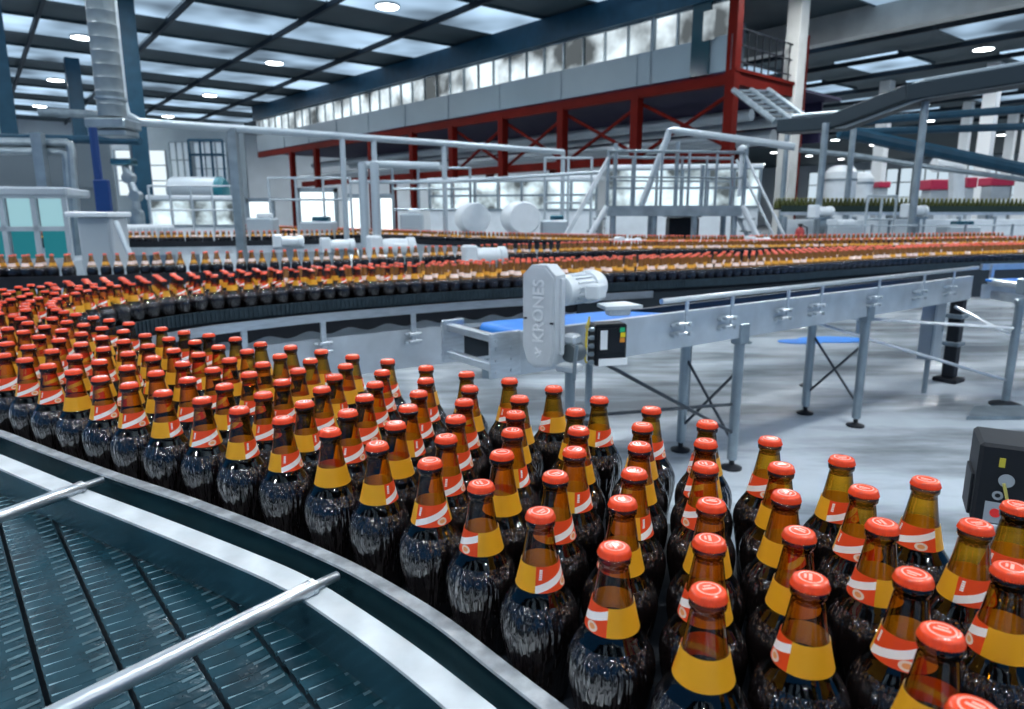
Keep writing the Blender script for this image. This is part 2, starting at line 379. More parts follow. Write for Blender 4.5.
b = MB(); b.sweep(FRONT[nearest_i(FRONT, -1.8, 3.38):], [(.045, .93), (.045, 1.03), (.05, 1.03), (.05, .93)]); tag(b.build('back_guard', RUBBER, conv), 'black guard strip on the far side')
# posts with clamps on the mid stretch
for px, py in ((219, 316), (308, 310), (396, 304)):
    c = at(px, py, .97); i = nearest_i(INNER, c.x, c.y); p = INNER[i]; d = (INNER[i + 1] - INNER[i - 1]).normalized(); n = Vector((-d.y, d.x)); q = p - n * .125
    b = MB(); b.box(V3(q, .88), (.03, .012, .20), (V3(d, 0), V3(n, 0), Z), 0, .003); ps = b.build('rail_post', STEEL, conv)
    q2 = p - n * .115
    b = MB()
    for z in (.775, .82): b.box(V3(q2, z), (.06, .04, .02), (V3(d, 0), V3(n, 0), Z), 0, .004); b.tube(V3(q2 - d * .05, z), V3(q2 + d * .05, z), .009, 10)
    b.build('clamp', STEEL, ps)
CENT = [(.62, .30), (.16, .80), (-.38, 1.18), (-.95, 1.57), (-1.86, 2.5), (-1.55, 3.44), (.55, 4.75), (1.35, 5.12), (2.6, 5.86), (5.6, 7.2)]
for (x, y) in CENT:
    b = MB(); b.tube((x, y, .03), (x, y, .965), .026, 12); lg = b.build('leg', LEGSTEEL, conv)
    b = MB(); b.lathe([(.055, 0), (.055, .012), (.02, .03)], 14, (x, y, 0)); b.build('foot', BLACK, lg)

# ================================================================ NEAR PLATE-CHAIN CONVEYOR
GU = crom([(.36, .14), (.24, .27), (.13, .395), (.055, .48), (-.014, .555), (-.094, .640), (-.175, .718), (-.262, .793), (-.375, .868), (-.55, .976), (-.725, 1.081), (-.98, 1.242), (-1.3, 1.44), (-1.7, 1.69)], 8)
near = thing('chain_conveyor', 'empty dark plate-chain conveyor beside the bottles, with steel cross bars over its links', 'conveyor', (0, 0, 0))
b = MB(); b.sweep(GU, [(0, 1.036), (0, 1.040), (.034, 1.040), (.034, 1.036)]); tag(b.build('guide_strip', mat('dull_guide_strip', (.56, .61, .64), .55, .25, .12, 20, .04, 60), near), 'pale flat guide strip')
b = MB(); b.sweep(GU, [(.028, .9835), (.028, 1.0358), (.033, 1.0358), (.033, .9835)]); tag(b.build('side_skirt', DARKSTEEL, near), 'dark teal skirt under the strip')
CT = Vector((.65, -.76)).normalized(); CL = Vector((-CT.y * -1, 0)) if False else Vector((-.76, -.65)).normalized()
ctr = Vector((-.555, .82)); GL = offs(GU, .034)
def outside_guide(p):
    i = nearest_i(GL, p.x, p.y); i0, i1 = max(i - 1, 0), min(i + 1, len(GL) - 1); d = (GL[i1] - GL[i0]).normalized(); n = Vector((-d.y, d.x))
    return (p - GL[i]).dot(n)
b = MB(); LW, PT = .072, .0215
for lane in range(-9, 9):
    for r in range(-44, 46):
        c = ctr + CL * ((lane + .5) * LW) + CT * (r * PT)
        if outside_guide(c) < -.036: continue
        if not (-.2 < c.y < 1.75 and c.x > -1.75 and c.x < .2): continue
        cz = c.y * CP + .52 * SP
        if cz < .05: continue
        xs = 512 + F * c.x / cz; ys = 354.5 + F * (.52 * CP - c.y * SP) / cz
        if xs < -160 or ys > 900: continue
        n = 7; W = LW * .46; vs = []
        for row in range(4):
            for i in range(n):
                t = -1 + 2 * i / (n - 1); bow = .0035 * (1 - t * t)
                lat = t * W; along = (-.5, -.42, .30, .5)[row] * PT * 1.02 + bow
                z = .975 + (.0002, .0042, .0018, -.0025)[row] - .0012 * abs(t) ** 3
                p = c + CL * lat + CT * along; vs.append((p.x, p.y, z))
        fs = [(rw * n + i, rw * n + i + 1, (rw + 1) * n + i + 1, (rw + 1) * n + i) for rw in range(3) for i in range(n - 1)]
        b.add(vs, fs)
        # raised grip ridge on one half of the link
        vs = []
        for i in range(5):
            t = -.95 + .85 * i / 4; bow = .0035 * (1 - t * t)
            for (a, z) in ((-.44, .0026), (-.385, .0042), (-.32, .0026)):
                p = c + CL * (-t * W) + CT * (a * PT + bow); vs.append((p.x, p.y, .975 + z))
        b.add(vs, [(i * 3 + k, i * 3 + k + 1, (i + 1) * 3 + k + 1, (i + 1) * 3 + k) for i in range(4) for k in range(2)], 1)
        vs = []
        for i in range(5):
            t = .30 + .62 * i / 4; bow = .0035 * (1 - t * t)
            for (a, z) in ((-.44, .0032), (-.37, .0047), (-.18, .0038)):
                p = c + CL * (-t * W) + CT * (a * PT + bow + random.uniform(-.0004, .0004)); vs.append((p.x, p.y, .975 + z))
        b.add(vs, [(i * 3 + k, i * 3 + k + 1, (i + 1) * 3 + k + 1, (i + 1) * 3 + k) for i in range(4) for k in range(2)], 2)
pc = b.build('plate_chain', [CHAIN, mat('worn_link_ridge', (.26, .38, .42), .3, .6, .3, 60), mat('scuffed_link', (.07, .13, .155), .4, .3, .4, 40)], near); tag(pc, 'rows of dark overlapping chain links')
b = MB()
c0 = ctr + CT * -.1
b.box(V3(ctr + CL * .10, .962), (2.2, 1.05, .012), (V3(CT, 0), V3(CL, 0), Z))
bb = MB(); GB = [p for p in GU]
bb.sweep(GB, [(.0, .945), (.0, .960), (.75, .960), (.75, .945)]); bb.build('chain_bed', mat('chain_bed', (.008, .02, .03), .6), near)
def bar(px0, px1, z0=1.047):
    a = at(*px0, z0); c = at(*px1, z0); return a, c
for (pa, pb, pc_, fr_) in (((-70, 542), (80, 487.5), (119, 474), .55), ((10, 737), (311, 588), (356, 567), .56)):
    a, m, e = at(*pa, 1.047), at(*pb, 1.047), at(*pc_, 1.040)
    b = MB(); b.tube(a - (m - a) * .6, m, .0098, 18); cb = b.build('cross_bar', STEEL, near)
    e = m + (e - m) * fr_; b = MB(); b.tube(m, e, .0062, 14); b.lathe([(.0, -.002), (.0105, -.002), (.0105, .004), (0, .004)], 18, m, None, ((m - a).normalized().orthogonal().normalized(), (m - a).normalized().cross((m - a).normalized().orthogonal().normalized()), (m - a).normalized())); b.build('bar_end', STEEL, cb)
for (x, y) in ((-.75, .72), (-.25, .28), (-1.25, 1.15), (-.2, .62)):
    b = MB(); b.tube((x, y, .0), (x, y, .945), .024, 12); b.build('leg', LEGSTEEL, near)

# ================================================================ BOTTLES
AMBER = glassy('amber_glass', (.84, .57, .115), (.12, .045, .004), .04)
NECKRING = glassy('dark_amber_finish', (.30, .15, .03), (.05, .02, .002), .05)
FILLED = mat('dark_drink_in_glass', (.006, .004, .004), .03, 0, 0, 1, 1.0, 120, coat=.3, stretch=(1, 1, .12), spec=.85)
CAPMAT = mat('orange_red_cap', (.74, .058, .012), .24, 0, .10, 160, coat=.12, spec=.42)
def capmat():
    nt = CAPMAT.node_tree; b = nt.nodes['Principled BSDF']; tc = nt.nodes.new('ShaderNodeTexCoord'); sx = nt.nodes.new('ShaderNodeSeparateXYZ'); nt.links.new(tc.outputs['Object'], sx.inputs[0])
    def math_(op, a, c=None, d=None):
        n = nt.nodes.new('ShaderNodeMath'); n.operation = op
        for i, v in enumerate((a, c, d)):
            if v is None: continue
            if isinstance(v, (int, float)): n.inputs[i].default_value = v
            else: nt.links.new(v, n.inputs[i])
        return n.outputs[0]
    r = math_('SQRT', math_('ADD', math_('POWER', sx.outputs[0], 2), math_('POWER', sx.outputs[1], 2)))
    ring = math_('COMPARE', r, .0088, .0007)
    bar1 = math_('MULTIPLY', math_('COMPARE', sx.outputs[0], .0, .0013), math_('COMPARE', sx.outputs[1], .0, .0055))
    bar2 = math_('MULTIPLY', math_('COMPARE', sx.outputs[0], .0038, .0010), math_('COMPARE', sx.outputs[1], -.0005, .0035))
    top = math_('GREATER_THAN', sx.outputs[2], .1985)
    f = math_('MULTIPLY', math_('MULTIPLY', math_('MINIMUM', math_('ADD', math_('ADD', ring, bar1), bar2), 1), top), .55)
    src = b.inputs['Base Color'].links[0].from_socket
    mx = nt.nodes.new('ShaderNodeMix'); mx.data_type = 'RGBA'; nt.links.new(f, mx.inputs[0]); nt.links.new(src, mx.inputs[6]); mx.inputs[7].default_value = (.95, .62, .50, 1)
    nt.links.new(mx.outputs[2], b.inputs['Base Color'])
capmat()
LABEL = bpy.data.materials.new('neck_label_paper'); LABEL.use_nodes = True
def labelmat():
    nt = LABEL.node_tree; b = nt.nodes['Principled BSDF']; b.inputs['Roughness'].default_value = .42
    uv = nt.nodes.new('ShaderNodeUVMap'); sx = nt.nodes.new('ShaderNodeSeparateXYZ'); nt.links.new(uv.outputs[0], sx.inputs[0]); u, v = sx.outputs[0], sx.outputs[1]
    def M(op, a, c=None, d=None):
        n = nt.nodes.new('ShaderNodeMath'); n.operation = op
        for i, x in enumerate((a, c, d)):
            if x is None: continue
            if isinstance(x, (int, float)): n.inputs[i].default_value = x
            else: nt.links.new(x, n.inputs[i])
        return n.outputs[0]
    x = M('DIVIDE', M('SUBTRACT', u, .5), .17)              # -1..1 across the red field
    red = M('LESS_THAN', M('ABSOLUTE', x), 1.0)
    band = M('LESS_THAN', M('ABSOLUTE', M('SUBTRACT', v, M('ADD', .44, M('MULTIPLY', x, .32)))), .15)
    dash = M('MULTIPLY', M('COMPARE', M('ADD', x, M('MULTIPLY', M('SUBTRACT', v, .7), -.12)), -.78, .07), M('COMPARE', v, .70, .20))
    wig = M('GREATER_THAN', M('SINE', M('MULTIPLY', v, 75)), -.75)
    em = M('LESS_THAN', M('ADD', M('POWER', M('DIVIDE', M('SUBTRACT', x, .38), .26), 2), M('POWER', M('DIVIDE', M('SUBTRACT', v, .20), .17), 2)), 1)
    em_in = M('LESS_THAN', M('ADD', M('POWER', M('DIVIDE', M('SUBTRACT', x, .38), .15), 2), M('POWER', M('DIVIDE', M('SUBTRACT', v, .20), .09), 2)), 1)
    white = M('MINIMUM', M('ADD', band, M('MULTIPLY', dash, wig)), 1)
    def mix(f, a, c):
        n = nt.nodes.new('ShaderNodeMix'); n.data_type = 'RGBA'; nt.links.new(f, n.inputs[0])
        for i, s in ((6, a), (7, c)):
            if isinstance(s, tuple): n.inputs[i].default_value = (*s, 1)
            else: nt.links.new(s, n.inputs[i])
        return n.outputs[2]
    fieldc = mix(em, (.84, .075, .014), (.88, .78, .62)); fieldc = mix(em_in, fieldc, (.85, .35, .12)); fieldc = mix(white, fieldc, (.97, .97, .97))
    col = mix(red, (.80, .38, .010), fieldc)
    geo = nt.nodes.new('ShaderNodeNewGeometry'); col = mix(geo.outputs['Backfacing'], col, (.95, .86, .58))
    nt.links.new(col, b.inputs['Base Color'])
    tr = nt.nodes.new('ShaderNodeBsdfTranslucent'); tr.inputs['Color'].default_value = (1.0, .66, .16, 1); ms = nt.nodes.new('ShaderNodeMixShader'); ms.inputs[0].default_value = .32
    tcol = mix(red, (1.0, .78, .32), mix(white, (1.0, .10, .015), (1.0, 1.0, 1.0))); nt.links.new(tcol, tr.inputs['Color'])
    nt.links.new(b.outputs[0], ms.inputs[1]); nt.links.new(tr.outputs[0], ms.inputs[2]); nt.links.new(ms.outputs[0], nt.nodes['Material Output'].inputs['Surface'])
labelmat()
PROF = [(0, .0012), (.022, .0012), (.0275, 0), (.0305, .003), (.0318, .010), (.0325, .025), (.0345, .042), (.0375, .058), (.0398, .071), (.0408, .082), (.0403, .090), (.0386, .0975), (.0352, .1045), (.0318, .1105), (.0275, .117), (.0243, .1235), (.0222, .132), (.0200, .142), (.0177, .153), (.0156, .165), (.0142, .174), (.0134, .1795), (.0131, .1815), (.0131, .1840), (.0148, .1855), (.0150, .1895), (.0136, .1915)]
def bottle_meshes(n):
    b = MB(); b.lathe(PROF, n, (0, 0, 0), lambda z: 1 if z < .1105 else (2 if z > .1795 else 0)); g = b.mesh('bottle_glass', [AMBER, FILLED, NECKRING], True, 50)
    b = MB(); nn = max(n, 24) // 2 * 2; fl = 42 if n >= 36 else 21; nc = fl * 2
    rings = [(.0, .1999), (.0085, .1999), (.0122, .1994), (.0136, .1984), (.0141, .1968), ('s', .1948), ('e', .1921)]
    base = 0
    for (r, z) in rings:
        for i in range(nc):
            rr = r if not isinstance(r, str) else ((.0150 if i % 2 else .0144) if r == 's' else (.0157 if i % 2 else .0143))
            t = 2 * PI * i / nc; b.v.append((rr * math.cos(t), rr * math.sin(t), z))
    for j in range(len(rings) - 1):
        for i in range(nc): b.f.append((j * nc + i, (j + 1) * nc + i, (j + 1) * nc + (i + 1) % nc, j * nc + (i + 1) % nc)); b.mi.append(0)
    # crimped inner lip
    k = (len(rings) - 1) * nc; e = len(b.v)
    for i in range(nc): t = 2 * PI * i / nc; b.v.append((.0135 * math.cos(t), .0135 * math.sin(t), .1923))
    for i in range(nc): b.f.append((k + i, e + i, e + (i + 1) % nc, k + (i + 1) % nc)); b.mi.append(0)
    c = b.mesh('crown_cap', CAPMAT, True, 60)
    # neck label sleeve with UVs (local +X is the middle of the red field)
    me = bpy.data.meshes.new('neck_label'); zs = [.1235, .126, .132, .138, .144, .1490]; rr = [.0244, .0237, .0223, .0209, .0196, .0186]
    n2 = max(n, 24); vs = []; fs = []; uvs = []
    for j, (z, r) in enumerate(zip(zs, rr)):
        for i in range(n2 + 1):
            t = -PI + 2 * PI * i / n2; vs.append(((r + .0007) * math.cos(t), (r + .0007) * math.sin(t), z))
    for j in range(len(zs) - 1):
        for i in range(n2):
            fs.append((j * (n2 + 1) + i, j * (n2 + 1) + i + 1, (j + 1) * (n2 + 1) + i + 1, (j + 1) * (n2 + 1) + i))
            for (a, c2) in ((i, j), (i + 1, j), (i + 1, j + 1), (i, j + 1)): uvs.append((a / n2, (zs[c2] - zs[0]) / (zs[-1] - zs[0])))
    me.from_pydata(vs, [], fs); me.update(); ul = me.uv_layers.new(name='UVMap')
    for i, w in enumerate(uvs): ul.data[i].uv = w
    me.materials.append(LABEL); me.polygons.foreach_set('use_smooth', [True] * len(me.polygons))
    return g, c, me
HI = bottle_meshes(48); LO = bottle_meshes(24)
CAPS=[(3,355.8),(24.7,360.3),(46.4,366.6),(73.4,372.1),(100.3,378.9),(129.3,385.6),(162.3,393.5),(7.5,344),(27.6,346.9),(51.7,351.4),(74.6,356.9),(99.3,362.1),(127,368),(156,373.5),(187.6,380.2),(20.7,332.7),(4,329),(39,337),(58.6,340.4),(81,344.3),(103.3,349.2),(128,353.8),(153.4,358.3),(182.6,364),(29.6,322.8),(43.8,327.1),(61.6,330.7),(81,334.2),(101.7,338),(124,341.5),(148,346),(173.3,350.8),(198.5,354.8),(20.7,318.6),(66.5,322.2),(83.5,325.2),(102.7,328.3),(123.4,331.5),(145,335.6),(168.8,339),(195,342.2),(13.8,315.9),(55.3,318.2),(93.8,317.7),(82,314.3),(109.6,320.4),(130.3,323.6),(161.5,329),(184,332.6),
(209.2,335.4),(235.9,339.1),(260.4,344.3),(290.6,347.6),(321.2,351.8),(352.4,356.9),(218.5,347.2),(247.1,351.6),(279.7,356.3),(310.3,361),(345.5,366.4),(229.4,360.3),(262.9,364.6),(298,371.1),(334.6,377.3),(364.6,398),(212.6,370),(249.1,374.7),(282,382.4),(321.8,389.7),(347.8,413.4),(224.4,386.7),(263.3,395.2),(304.4,404.3),(330,432.5),(202.1,400.6),(239.2,410.4),(282.7,420.3),
(388.6,361.3),(382.1,372.8),(375,384.8),(426.1,368.2),(425.7,380.9),(418.6,393.9),(408.4,408.5),(395.5,425.7),(377,446.6),(466.6,374.4),(469.6,388.8),(464.2,402.6),(455.8,419.4),(446.1,439.3),(430,463.8),(509.5,381.1),(519.5,399.2),(515.4,415),(512.4,433),(502,455.5),(553.8,389),(555.5,477.2),(481,486.9),(540.5,515.5),(575.6,412.4),(599.3,400.2),(578.6,431),(574.4,452.5),(651.4,410.5),(642.5,427.3),(639.6,447.2),(634.3,474),(622.8,503.5),(614.5,551),
(707.4,424.7),(705.8,443.8),(705.8,467.5),(711.3,505.6),(770.2,441.5),(781.4,468.5),(786.4,497.1),(799.2,535.5),(842,461.2),(864,492),(709.4,543.4),(708.4,594.4),(810,582.9),(882.6,527),(913.6,579),(925.7,483.2),(976,527.4),(1011.5,572.4),(1019.5,509.2),(943.4,641.7),(971,707)]

FACE = {(24.7,360.3):0,(3,355.8):5,(46.4,366.6):0,(73.4,372.1):180,(100.3,378.9):15,(129.3,385.6):12,(162.3,393.5):70,(202.1,400.6):0,(239.2,410.4):70,(282.7,420.3):45,(330,432.5):180,(377,446.6):82,(430,463.8):10,(481,486.9):-72,(540.5,515.5):50,(614.5,551):-72,(708.4,594.4):-150,(502,455.5):180,(446.1,439.3):45,(395.5,425.7):150,(408.4,408.5):80,(555.5,477.2):40,(574.4,452.5):65,(622.8,503.5):-88,(634.3,474):86,(512.4,433):85,(599.3,400.2):50,(553.8,389):-75,(651.4,410.5):45,(642.5,427.3):170,(639.6,447.2):-80,(705.8,443.8):-60,(705.8,467.5):-78,(711.3,505.6):180,(709.4,543.4):-82,(770.2,441.5):-25,(781.4,468.5):-150,(786.4,497.1):78,(842,461.2):35,(864,492):-15,(882.6,527):-60,(913.6,579):-15,(925.7,483.2):-15,(976,527.4):38,(1011.5,572.4):-90,(943.4,641.7):180,(810,582.9):-88,(799.2,535.5):150,(1019.5,509.2):0,(263.3,395.2):15,(304.4,404.3):88,(347.8,413.4):30,(364.6,398):10,(187.6,380.2):0,(224.4,386.7):60,(464.2,402.6):50,(455.8,419.4):50,(382.1,372.8):40,(375,384.8):20,(425.7,380.9):70,(418.6,393.9):60}
pts = [Vector(at(x, y, BZ + .195)[:2]) for x, y in CAPS]; pinned = len(pts)
def px_of(p, z):
    dz = H - z; cz = p.y * CP + dz * SP
    if cz < .03: return (-9999, -9999)
    return 512 + F * p.x / cz, 354.5 + F * (dz * CP - p.y * SP) / cz
def sd(P, p):
    i = nearest_i(P, p.x, p.y); i0, i1 = max(i - 1, 0), min(i + 1, len(P) - 1); d = (P[i1] - P[i0]).normalized(); return (p - P[i]).dot(Vector((-d.y, d.x)))
# fill the rest of the stream: rows parallel to the inner edge, close packed
DIA = .0835
fill = []
row = 0
while row < 7:
    P = resample(offs(INNER, .001 + row * DIA * .872), DIA * 1.02)
    for i in range(len(P) - 1):
        c = P[i] + (P[i + 1] - P[i]) * (.5 if row % 2 else 0)
        c = c + Vector((random.uniform(-.002, .002), random.uniform(-.002, .002)))
        fill.append(c)
    row += 1
def keep(c):
    if sd(FRONT, c) > .002: return False
    if sd(INNER, c) < -.004: return False
    x, y = px_of(c, BZ + .195)
    if -9000 < x and c.y < 2.3 and c.x > -1.12:
        if x < 1034 and y < 720 and c.y < 1.72 and not (x < -2): return False
        if c.y < .30 or x > 1180: return False
    return all((c - p).length > DIA * .86 for p in pts)
for c in fill:
    if keep(c): pts.append(c)
A = np.array([tuple(p) for p in pts]); home = A.copy(); near_mask = A[:, 1] < 4.4
idx = np.where(near_mask)[0]
for it in range(260):
    B = A[idx]; D = B[:, None] - B[None]; L = np.hypot(D[..., 0], D[..., 1]); np.fill_diagonal(L, 9)
    ov = np.clip(.0828 - L, 0, None) * .5; mv = (D / np.maximum(L, 1e-6)[..., None] * ov[..., None]).sum(1)
    A[idx] += mv * .6 + (home[idx] - B) * (.03 if it < 90 else 0)
    for k in idx:
        if it % 4 == 3 or it > 250:
            p = Vector(A[k]); s = sd(FRONT, p)
            if s > .001:
                i = nearest_i(FRONT, p.x, p.y); d = (FRONT[min(i + 1, len(FRONT) - 1)] - FRONT[max(i - 1, 0)]).normalized(); n = Vector((-d.y, d.x)); p2 = p - n * (s - .001); A[k] = (p2.x, p2.y)
            p = Vector(A[k]); s = sd(INNER, p)
            if s < -.003:
                i = nearest_i(INNER, p.x, p.y); d = (INNER[min(i + 1, len(INNER) - 1)] - INNER[max(i - 1, 0)]).normalized(); n = Vector((-d.y, d.x)); p2 = p + n * (-.003 - s); A[k] = (p2.x, p2.y)
dist = np.hypot(A[:, 0], A[:, 1])
order = list(np.argsort(dist)); single = order[:300]; rest = order[300:]
ORD = ['first', 'second', 'third', 'fourth', 'fifth', 'sixth', 'seventh', 'eighth', 'ninth', 'tenth', 'eleventh', 'twelfth', 'thirteenth', 'fourteenth', 'fifteenth', 'sixteenth', 'seventeenth', 'eighteenth', 'nineteenth', 'twentieth', 'twenty-first', 'twenty-second', 'twenty-third', 'twenty-fourth', 'twenty-fifth']
ORD += ['twenty-' + w for w in ('sixth', 'seventh', 'eighth', 'ninth')] + ['thirtieth'] + ['thirty-' + w for w in ('first', 'second', 'third', 'fourth', 'fifth', 'sixth', 'seventh', 'eighth', 'ninth')]
# rows counted from the steel rail, places counted from the near end
info = {}; rows = {}
cum = [0.0]
for a, c in zip(FRONT, FRONT[1:]): cum.append(cum[-1] + (c - a).length)
for k in single:
    p = Vector(A[k]); s = -sd(FRONT, p); i = nearest_i(FRONT, p.x, p.y); d = (FRONT[min(i + 1, len(FRONT) - 1)] - FRONT[max(i - 1, 0)]).normalized(); al = cum[i] + (p - FRONT[i]).dot(d)
    r = max(0, int((s + .036) / .0745)); x, y = px_of(p, BZ + .195)
    if -6 < x < 1030 and y < 716 and p.y < 1.83 and p.x > -1.32: rows.setdefault(r, []).append((al, k))
    info[k] = (r, x, y)
place = {}
for r, v in rows.items():
    v.sort()
    for i, (al, k) in enumerate(v): place[k] = (r, i)
proto = None
for n_, k in enumerate(single):
    p = Vector(A[k]); g, c, l = HI if dist[k] < 1.35 else LO
    if proto is None:
        t = bpy.data.objects.new('bottle', None); t.empty_display_size = .05
        parts = [bpy.data.objects.new(nm, me) for nm, me in (('bottle_glass', g), ('crown_cap', c), ('neck_label', l))]
        COL.objects.link(t)
        for o in parts: COL.objects.link(o); o.parent = t
        proto = (t, parts); cur = parts
    else:
        t = proto[0].copy(); COL.objects.link(t); cur = []
        for o in proto[1]: d = o.copy(); COL.objects.link(d); d.parent = t; cur.append(d)
    for o, me in zip(cur, (g, c, l)):
        if o.data is not me: o.data = me
    t.location = (p.x, p.y, BZ + .0004)
    fa = FACE.get(tuple(CAPS[k]) if k < pinned else None)
    if fa is None: fa = random.choice((0, 20, 50, 80, 110, 160, 200, 240, 280, 310, 340, 180)) + random.uniform(-10, 10)
    t.rotation_euler = (0, 0, math.atan2(-p.y, -p.x) + math.radians(fa))
    fa = (fa + 180) % 360 - 180
    look = 'striped label facing out' if abs(fa) <= 40 else ('striped label side-on' if abs(fa) <= 95 else 'plain yellow side showing')
    t['category'] = 'bottle'
    if k in place and place[k][1] < len(ORD):
        r, i = place[k]
        t['label'] = 'amber bottle, %s row from steel rail, %s from near end, %s' % (ORD[r], ORD[i], look)
        t['group'] = 'bottles streaming past the near guide rail'
    elif k in info and info[k][1] < 80 and p.y > 1.6:
        t['label'] = 'orange-capped amber bottle crowded into the outer bend of the conveyor'; t['group'] = 'bottles crowded in the bend'
    elif p.y > 1.6:
        t['label'] = 'orange-capped amber bottle on the far stretch just past the bend'; t['group'] = 'bottles past the bend'
    else:
        t['label'] = 'orange-capped amber bottle cut off at the edge of the near stream'; t['group'] = 'bottles at the near edge of the view'
# the far streams
S3 = crom([(-6.0, 4.2), (-3.6, 4.95), (-1.8, 5.65), (-.7, 6.4), (1.2, 7.5), (3.4, 8.1), (7, 9.2), (10, 10.0)], 10)
S4 = crom([(-8.5, 20), (-5.4, 16.8), (-1.35, 12.1), (1.2, 10.1), (2.8, 9.5), (4.5, 10.0), (8, 11.2)], 10)
S5 = crom([(-7.4, 10.6), (-5.6, 10.9), (-4.0, 11.6), (-2.6, 12.6)], 10)
far = [(A[k][0], A[k][1], BZ + .0004, .8) for k in rest]
for (P, o0, nr, gap, z) in ((S3, .0, 3, .086, 1.0), (S4, 0, 3, .088, 1.0), (S5, 0, 2, .09, 1.02)):
    for r in range(nr):
        for q in resample(offs(P, .04 + r * .078), gap):
            if P is S3 and q.x < .5 and (r == 1 and random.random() < .5 or r == 2): continue
            if random.random() < .06: continue
            far.append((q.x + random.uniform(-.006, .006), q.y + random.uniform(-.006, .006), z + .0004, 1))
SR = crom([(5.2, 13.6), (7.6, 14.0), (10.0, 14.2), (13.5, 14.6)], 10)
AMB2 = mat('amber_neck_far', (.17, .066, .008), .25); YEL = mat('yellow_label_far', (.66, .30, .02), .45); PAPER = mat('pale_label_far', (.80, .62, .55), .45)
YDARK = mat('olive_glass_far', (.05, .06, .012), .3); CAPF = mat('orange_red_cap_far', (.76, .09, .035), .3, 0, coat=.2)
b = MB(); PF = [(.032, 0), (.036, .03), (.0408, .08), (.034, .105), (.027, .116), (.021, .139), (.0155, .165), (.0132, .186)]
def far_bottle(x, y, z, dark=False):
    lab = 3 if random.random() < .45 else 2
    b.lathe(PF, 8, (x, y, z), lambda h: 0 if h < .11 else (lab if .116 < h < .139 else 1)); b.lathe([(.0150, .189), (.0145, .196), (.012, .1995)], 8, (x, y, z), lambda h: 4)
for (x, y, z, _) in far: far_bottle(x, y, z)
o = b.build('amber_bottles', [FILLED, AMB2, YEL, PAPER, CAPF], None, True, 60)
tag(o, 'distant orange-capped amber bottles packed along the far conveyor lines', 'bottles', None, 'stuff')
# ================================================================ BLUE-BELT CONVEYOR
BD = Vector((.81, .586)).normalized(); BN = Vector((-BD.y, BD.x)); B0 = Vector((-.055, 2.85))
def bp(t, n, z): q = B0 + BD * t + BN * n; return Vector((q.x, q.y, z))
AXB = (V3(BD, 0), V3(BN, 0), Z)
blue = thing('belt_conveyor', 'steel-sided conveyor with an empty blue belt, its nose beside the grey chain drive', 'conveyor')
BL = 4.75; BW = .43
b = MB(); b.box(bp(BL / 2, 0, .895), (BL, .006, .19), AXB); b.box(bp(BL / 2, .015, .988), (BL, .03, .005), AXB); b.build('side_plate', PLATE, blue)
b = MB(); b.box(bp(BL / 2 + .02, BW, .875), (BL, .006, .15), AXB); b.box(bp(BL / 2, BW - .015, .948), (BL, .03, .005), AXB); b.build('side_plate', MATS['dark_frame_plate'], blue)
b = MB(); r = .032; prof = [(.20 + r - r * math.cos(a), .955 + r * math.sin(a)) for a in [PI * i / 10 - PI / 2 for i in range(11)]][::1]
prof = [(.16 + r * (1 - math.sin(PI * i / 10)), .925 - r * math.cos(PI * i / 10)) for i in range(11)]
prof = [(a_, z_ + .02) for a_, z_ in prof]; outer = prof[:-1] + [(.25, .977), (1.05, .962), (1.7, .885), (BL, .885), (BL, .82), (1.7, .82), (1.05, .90)]
n = len(outer); b.prism(outer, .035, BW - .035, 0, (V3(B0, 0), V3(BD, 0), Z, V3(BN, 0)))
tag(b.build('belt', BLUEBELT, blue), 'bright blue belt')
b = MB()
for z in (.965, .835): b.box(bp(.012, BW / 2, z), (.04, BW, .035), AXB, 0, .005)
b.box(bp(.03, .0, .90), (.16, .016, .20), AXB, 0, .004); b.box(bp(.03, BW, .90), (.12, .016, .20), AXB, 0, .004)
for nn in (-.010, BW + .010):
    for z in (.83, .88, .93, .965):
        for tt in (-.02, .06): b.tube(bp(tt, nn - .006, z), bp(tt, nn + .006, z), .008, 8)
b.build('nose_frame', STEEL, blue)
b = MB(); b.tube(bp(.32, .02, .88), bp(.32, BW - .02, .88), .03, 14); b.box(bp(.42, BW / 2, .86), (.2, BW - .06, .07), AXB, 0, .005); b.build('take_up_roller', BLACK, blue)
b = MB(); b.path([bp(.95 + i * .25, -.045, 1.065) for i in range(16)], .014, 8); b.build('side_rail', STEEL, blue)
def on_line(px):   # t on the near side plate under picture column px
    d = ray(px, 330); a = Vector((d.x, d.y)).normalized(); den = BD.x * a.y - BD.y * a.x
    return (-B0.x * a.y + B0.y * a.x) / den
for px in (679, 724, 779, 812, 868, 912, 941):
    t = on_line(px); b = MB(); b.box(bp(t, -.045, .985), (.022, .010, .16), AXB, 0, .003); ps = b.build('rail_post', STEEL, blue)
    b = MB()
    for z in (.935, .885): b.box(bp(t - .02, -.032, z), (.085, .05, .018), AXB, 0, .004); b.tube(bp(t + .01, -.075, z), bp(t + .01, -.01, z), .011, 10); b.tube(bp(t - .06, -.03, z - .008), bp(t - .06, -.004, z - .008), .012, 10)
    b.build('clamp', STEEL, ps)
BRACE = mat('dark_brace_rod', (.05, .06, .07), .4, .6)
tl = [on_line(741) - .0, on_line(864), 4.75]
for i, t in enumerate((1.70, 3.12)):
    for nn in (.02, BW - .02):
        b = MB(); b.tube(bp(t, nn, .06), bp(t, nn, .80), .030, 14); b.box(bp(t, nn, .82), (.085, .07, .12), AXB, 0, .006); lg = b.build('leg', LEGSTEEL, blue)
        b = MB(); b.lathe([(.06, 0), (.062, .012), (.03, .022), (.016, .03), (.016, .07)], 16, bp(t, nn, 0)); tag(b.build('foot', BLACK, lg), 'black levelling foot')
